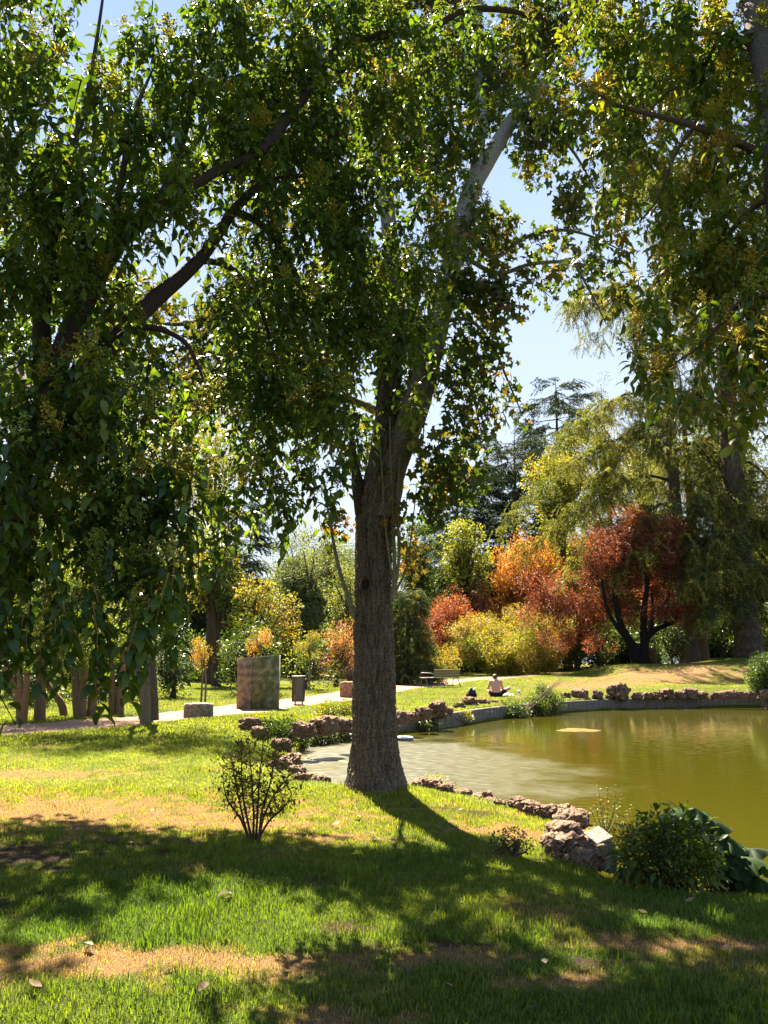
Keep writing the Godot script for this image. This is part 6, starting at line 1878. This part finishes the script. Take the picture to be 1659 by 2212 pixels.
func make_person() -> void:
	var b := on_ground(1072, 1505)
	var t := thing("person", "shirtless person in black shorts sitting cross-legged on the far lawn, back turned", "person", b, 0.0)
	var s := Shape.new()
	var torso := [[V(-0.07, 0.12, 0.0), V(0.07, 0.12, 0.0), 0.13, 0.13], [V(0, 0.14, 0.0), V(0, 0.32, -0.03), 0.135, 0.125], [V(-0.05, 0.30, -0.03), V(-0.08, 0.47, -0.08), 0.105, 0.1], [V(0.05, 0.30, -0.03), V(0.08, 0.47, -0.08), 0.105, 0.1], [V(-0.15, 0.525, -0.1), V(0.15, 0.525, -0.1), 0.07, 0.07], [V(0, 0.53, -0.1), V(0.0, 0.61, -0.16), 0.065, 0.055],
		[V(-0.175, 0.52, -0.1), V(-0.265, 0.29, -0.1), 0.062, 0.043], [V(-0.265, 0.29, -0.1), V(-0.12, 0.2, -0.32), 0.043, 0.03],
		[V(0.175, 0.52, -0.1), V(0.25, 0.29, -0.17), 0.062, 0.043], [V(0.25, 0.29, -0.17), V(0.08, 0.23, -0.36), 0.043, 0.03],
		[V(0.1, 0.11, -0.03), V(0.49, 0.28, -0.22), 0.095, 0.062], [V(0.49, 0.28, -0.22), V(0.16, 0.08, -0.42), 0.058, 0.036], [V(0.16, 0.08, -0.42), V(-0.02, 0.05, -0.45), 0.04, 0.028],
		[V(-0.1, 0.11, -0.03), V(-0.2, 0.17, -0.47), 0.095, 0.062], [V(-0.2, 0.17, -0.47), V(0.14, 0.07, -0.58), 0.058, 0.036], [V(0.14, 0.07, -0.58), V(0.28, 0.05, -0.6), 0.04, 0.028]]
	skin(s, torso, 0.019, 0.03, Color.WHITE)
	skin(s, [[V(0, 0.60, -0.15), V(0.0, 0.655, -0.2), 0.055, 0.055], [V(0, 0.685, -0.185), V(0, 0.655, -0.24), 0.088, 0.075], [V(0, 0.61, -0.265), V(0, 0.63, -0.28), 0.05, 0.045], [V(0, 0.645, -0.318), V(0, 0.615, -0.335), 0.012, 0.015], [V(-0.082, 0.66, -0.21), V(-0.086, 0.635, -0.215), 0.02, 0.012], [V(0.082, 0.66, -0.21), V(0.086, 0.635, -0.215), 0.02, 0.012]], 0.009, 0.02, Color.WHITE)
	for sg in [-1.0, 1.0]:
		var palm := V(-0.12, 0.2, -0.32) if sg < 0 else V(0.08, 0.23, -0.36)
		var inward := V(-sg * 0.8, -0.1, -0.5).normalized()
		var across := inward.cross(Vector3.UP).normalized()
		var hand := [[palm, palm + inward * 0.085, 0.028, 0.03]]
		for f in 4:
			var k := palm + inward * 0.085 + across * (f - 1.5) * 0.021
			var l: float = [0.03, 0.036, 0.033, 0.026][f]
			hand.append([k, k + inward * l + V(0, -0.004, 0), 0.0095, 0.009])
			hand.append([k + inward * l, k + inward * l * 1.7 + V(0, -0.022, 0), 0.009, 0.0075])
		hand.append([palm + inward * 0.03 + across * -0.025, palm + inward * 0.065 + across * -0.055, 0.012, 0.009])
		skin(s, hand, 0.006, 0.008, Color.WHITE)
	s.smooth()
	part("body", s.mesh(), M.skin, t)
	var h := Shape.new()
	skin(h, [[V(0, 0.70, -0.175), V(0, 0.69, -0.225), 0.086, 0.083], [V(0, 0.655, -0.14), V(0, 0.69, -0.15), 0.062, 0.08]], 0.01, 0.02, Color.WHITE)
	h.smooth()
	part("hair", h.mesh(), M.hair, t)
	var p := Shape.new()
	skin(p, [[V(-0.08, 0.1, 0.0), V(0.08, 0.1, 0.0), 0.145, 0.145], [V(0.1, 0.11, -0.03), V(0.3, 0.19, -0.13), 0.115, 0.095], [V(-0.1, 0.11, -0.03), V(-0.15, 0.14, -0.25), 0.115, 0.095]], 0.016, 0.03, Color.WHITE)
	p.smooth()
	var kept := Shape.new()
	kept.v = p.v; kept.n = p.n; kept.c = p.c; kept.uv = p.uv
	for k in kept.v.size():
		kept.v[k].y = clampf(kept.v[k].y, -0.01, 0.155 + 0.1 * smoothstep(0.12, 0.3, absf(kept.v[k].x)))
	kept.i = p.i
	kept.smooth()
	part("shorts", kept.mesh(), M.black_cloth, t)
	# things lying beside the person
	var q := on_ground(1094, 1502)
	var c := Shape.new()
	for x in 15:
		for z in 11:
			var u := Vector2(x / 14.0 - 0.5, z / 10.0 - 0.5)
			c.put(Vector3(u.x * 0.5, 0.06 + 0.05 * noise_b.get_noise_2d(x * 14.0, z * 16.0) - 0.06 * pow(u.length() * 1.4, 2.0), u.y * 0.35), Vector3.UP, Color.WHITE)
	for x in 14:
		for z in 10:
			var a := x * 11 + z
			c.quad(a, a + 1, a + 12, a + 11)
	c.smooth()
	var cloth := part("crumpled_shirt", c.mesh(), M.white_cloth, self)
	cloth.position = q
	tag(cloth, "crumpled white shirt lying beside the sitting person", "shirt")
	q = on_ground(1121, 1501)
	var bt := thing("drink_carton", "small white carton standing on the grass right of the person", "carton", q, 0.4)
	part("carton_body", box_mesh(Vector3(0.075, 0.15, 0.075), 0.004, Transform3D(Basis(), Vector3(0, 0.085, 0))), M.white_plastic, bt)
	part("printed_band", box_mesh(Vector3(0.079, 0.05, 0.079), 0.003, Transform3D(Basis(), Vector3(0, 0.09, 0))), M.blue_print, bt)
	part("cap", box_mesh(Vector3(0.03, 0.02, 0.03), 0.004, Transform3D(Basis(), Vector3(0, 0.172, 0))), M.white_plastic, bt)
	# the black bag
	q = on_ground(1019, 1506)
	var bag := thing("backpack", "black backpack slumped on the grass left of the sitting person", "backpack", q, 0.1)
	var g := Shape.new()
	skin(g, [[V(-0.1, 0.07, 0), V(0.1, 0.06, 0), 0.1, 0.09], [V(-0.06, 0.12, 0), V(-0.02, 0.27, -0.02), 0.11, 0.06], [V(0.07, 0.1, 0.02), V(0.1, 0.22, 0.0), 0.08, 0.05]], 0.016, 0.03, Color.WHITE)
	g.smooth()
	part("bag", g.mesh(), M.black_cloth, bag)
	var g2 := Shape.new()
	tube(g2, curve([V(-0.17, 0.08, 0.09), V(-0.13, 0.2, 0.1), V(-0.06, 0.3, 0.04), V(0.0, 0.31, -0.02)], 5), spread([0.014, 0.014], 16), 6, Color.WHITE, 0.0, 6.0, true)
	part("strap", g2.mesh(), paint(Color(0.2, 0.2, 0.21), 0.6), bag)
	var g3 := Shape.new()
	skin(g3, [[V(0.1, 0.26, 0.02), V(0.13, 0.3, 0.01), 0.04, 0.03]], 0.008, 0.02, Color.WHITE)
	g3.smooth()
	part("pale_pouch", g3.mesh(), M.white_cloth, bag)

func make_floats() -> void:
	var p := on_level(868, 1598, 0.0)
	var t := thing("pond_float", "white oval float lying on the water right of the trunk", "float", p, 0.3)
	var s := Shape.new()
	var prof := [[0.0, 0.05], [0.2, 0.055], [0.245, 0.065], [0.26, 0.05], [0.25, 0.015], [0.2, -0.02], [0.0, -0.03]]
	for k in prof.size():
		for j in 25:
			var a := TAU * j / 24.0
			s.put(Vector3(cos(a) * prof[k][0], prof[k][1], sin(a) * prof[k][0] * 0.7), Vector3.UP, Color.WHITE)
	for k in prof.size() - 1:
		for j in 24:
			var a := k * 25 + j
			s.quad(a, a + 1, a + 26, a + 25)
	s.smooth()
	part("shell", s.mesh(), M.white_plastic, t)
	var s2 := Shape.new()
	var ring := []
	for j in 25:
		var a := TAU * j / 24.0
		ring.append(Vector3(cos(a) * 0.262, 0.03, sin(a) * 0.184))
	tube(s2, ring, spread([0.014, 0.014], 25), 6)
	part("dark_rim", s2.mesh(), M.iron, t)
	# a mat of weed that floats by the far wall
	p = on_level(1248, 1577, 0.0)
	var m := Shape.new()
	var o := m.put(Vector3(0, 0.02, 0), Vector3.UP, Color.WHITE)
	for r in 3:
		for j in 33:
			var a := TAU * j / 32.0
			var q := (0.35 + 0.35 * r) * (1.0 + 0.2 * sin(a * 3.0) + 0.12 * sin(a * 7.0 + 1.0))
			m.put(Vector3(cos(a) * q * 0.55, [0.022, 0.016, -0.01][r], sin(a) * q * 0.5), Vector3.UP, Color.WHITE)
	for j in 32:
		m.tri(o, 1 + j, 2 + j)
		for r in 2:
			var a := 1 + r * 33 + j
			m.quad(a, a + 33, a + 34, a + 1)
	m.smooth()
	var mat := part("weed_mat", m.mesh(), M.algae, self)
	mat.position = p
	tag(mat, "yellowish mat of weed floating near the far pond wall", "weed")

# ---------------------------------------------------------------- the scene
func make_camera_and_light() -> void:
	var cam := Camera3D.new()
	cam.name = "camera"
	add_child(cam)
	cam.position = Vector3(0, EYE, 0)
	cam.rotation_degrees = Vector3(PITCH, 0, 0)
	cam.fov = rad_to_deg(2.0 * atan(1106.0 / FOCAL))
	cam.far = 800.0
	cam.current = true
	var sun := DirectionalLight3D.new()
	sun.name = "sun"
	add_child(sun)
	sun.look_at_from_position(Vector3.ZERO, Vector3(0.37, -1.42, 0.93), Vector3.UP)
	sun.light_energy = 1.3
	sun.light_color = Color(1.0, 0.93, 0.82)
	sun.light_angular_distance = 0.5
	sun.shadow_enabled = true
	var e := Environment.new()
	e.background_mode = Environment.BG_SKY
	var sky := Sky.new()
	var m := ProceduralSkyMaterial.new()
	m.sky_top_color = Color(0.47, 0.62, 0.87)
	m.sky_horizon_color = Color(0.86, 0.90, 0.93)
	m.sky_curve = 0.55
	m.ground_bottom_color = Color(0.2, 0.19, 0.14)
	m.ground_horizon_color = Color(0.5, 0.5, 0.45)
	m.sun_angle_max = 1.0
	sky.sky_material = m
	e.sky = sky
	e.background_energy_multiplier = 0.142
	e.tonemap_mode = Environment.TONE_MAPPER_LINEAR
	e.tonemap_exposure = 11.0
	e.sdfgi_enabled = true
	e.ssao_enabled = true
	e.ssil_enabled = true
	var w := WorldEnvironment.new()
	w.name = "world"
	w.environment = e
	add_child(w)

func _ready() -> void:
	make_camera_and_light()
	for q in [[noise_a, 3, 0.12], [noise_b, 8, 0.22], [noise_c, 12, 0.75]]:
		q[0].seed = q[1]
		q[0].noise_type = FastNoiseLite.TYPE_SIMPLEX_SMOOTH
		q[0].frequency = q[2]
		q[0].fractal_octaves = 3
	make_pond_line()
	for q in [[-14.0, 13.0], [-10.5, 14.2], [-7.6, 15.6], [-5.6, 18.2], [-4.4, 20.8], [-3.3, 24.4], [-1.9, 28.0], [0.3, 34.0], [2.4, 39.5], [4.9, 43.0], [7.3, 45.5], [10.9, 50.0], [15.0, 54.0], [22.0, 58.0]]:
		path_line.append(Vector3(q[0], 0, -q[1]))
	make_materials()
	make_sprays()
	var steps := [make_ground, make_path, make_water, make_wall_and_rocks, make_plane_tree, make_left_privet, make_right_privet, make_left_woods, make_right_woods, make_understory, make_stones, make_bin, make_bench, make_person, make_floats, make_shore_plants, make_litter, make_grass]
	for f in steps:
		f.call()
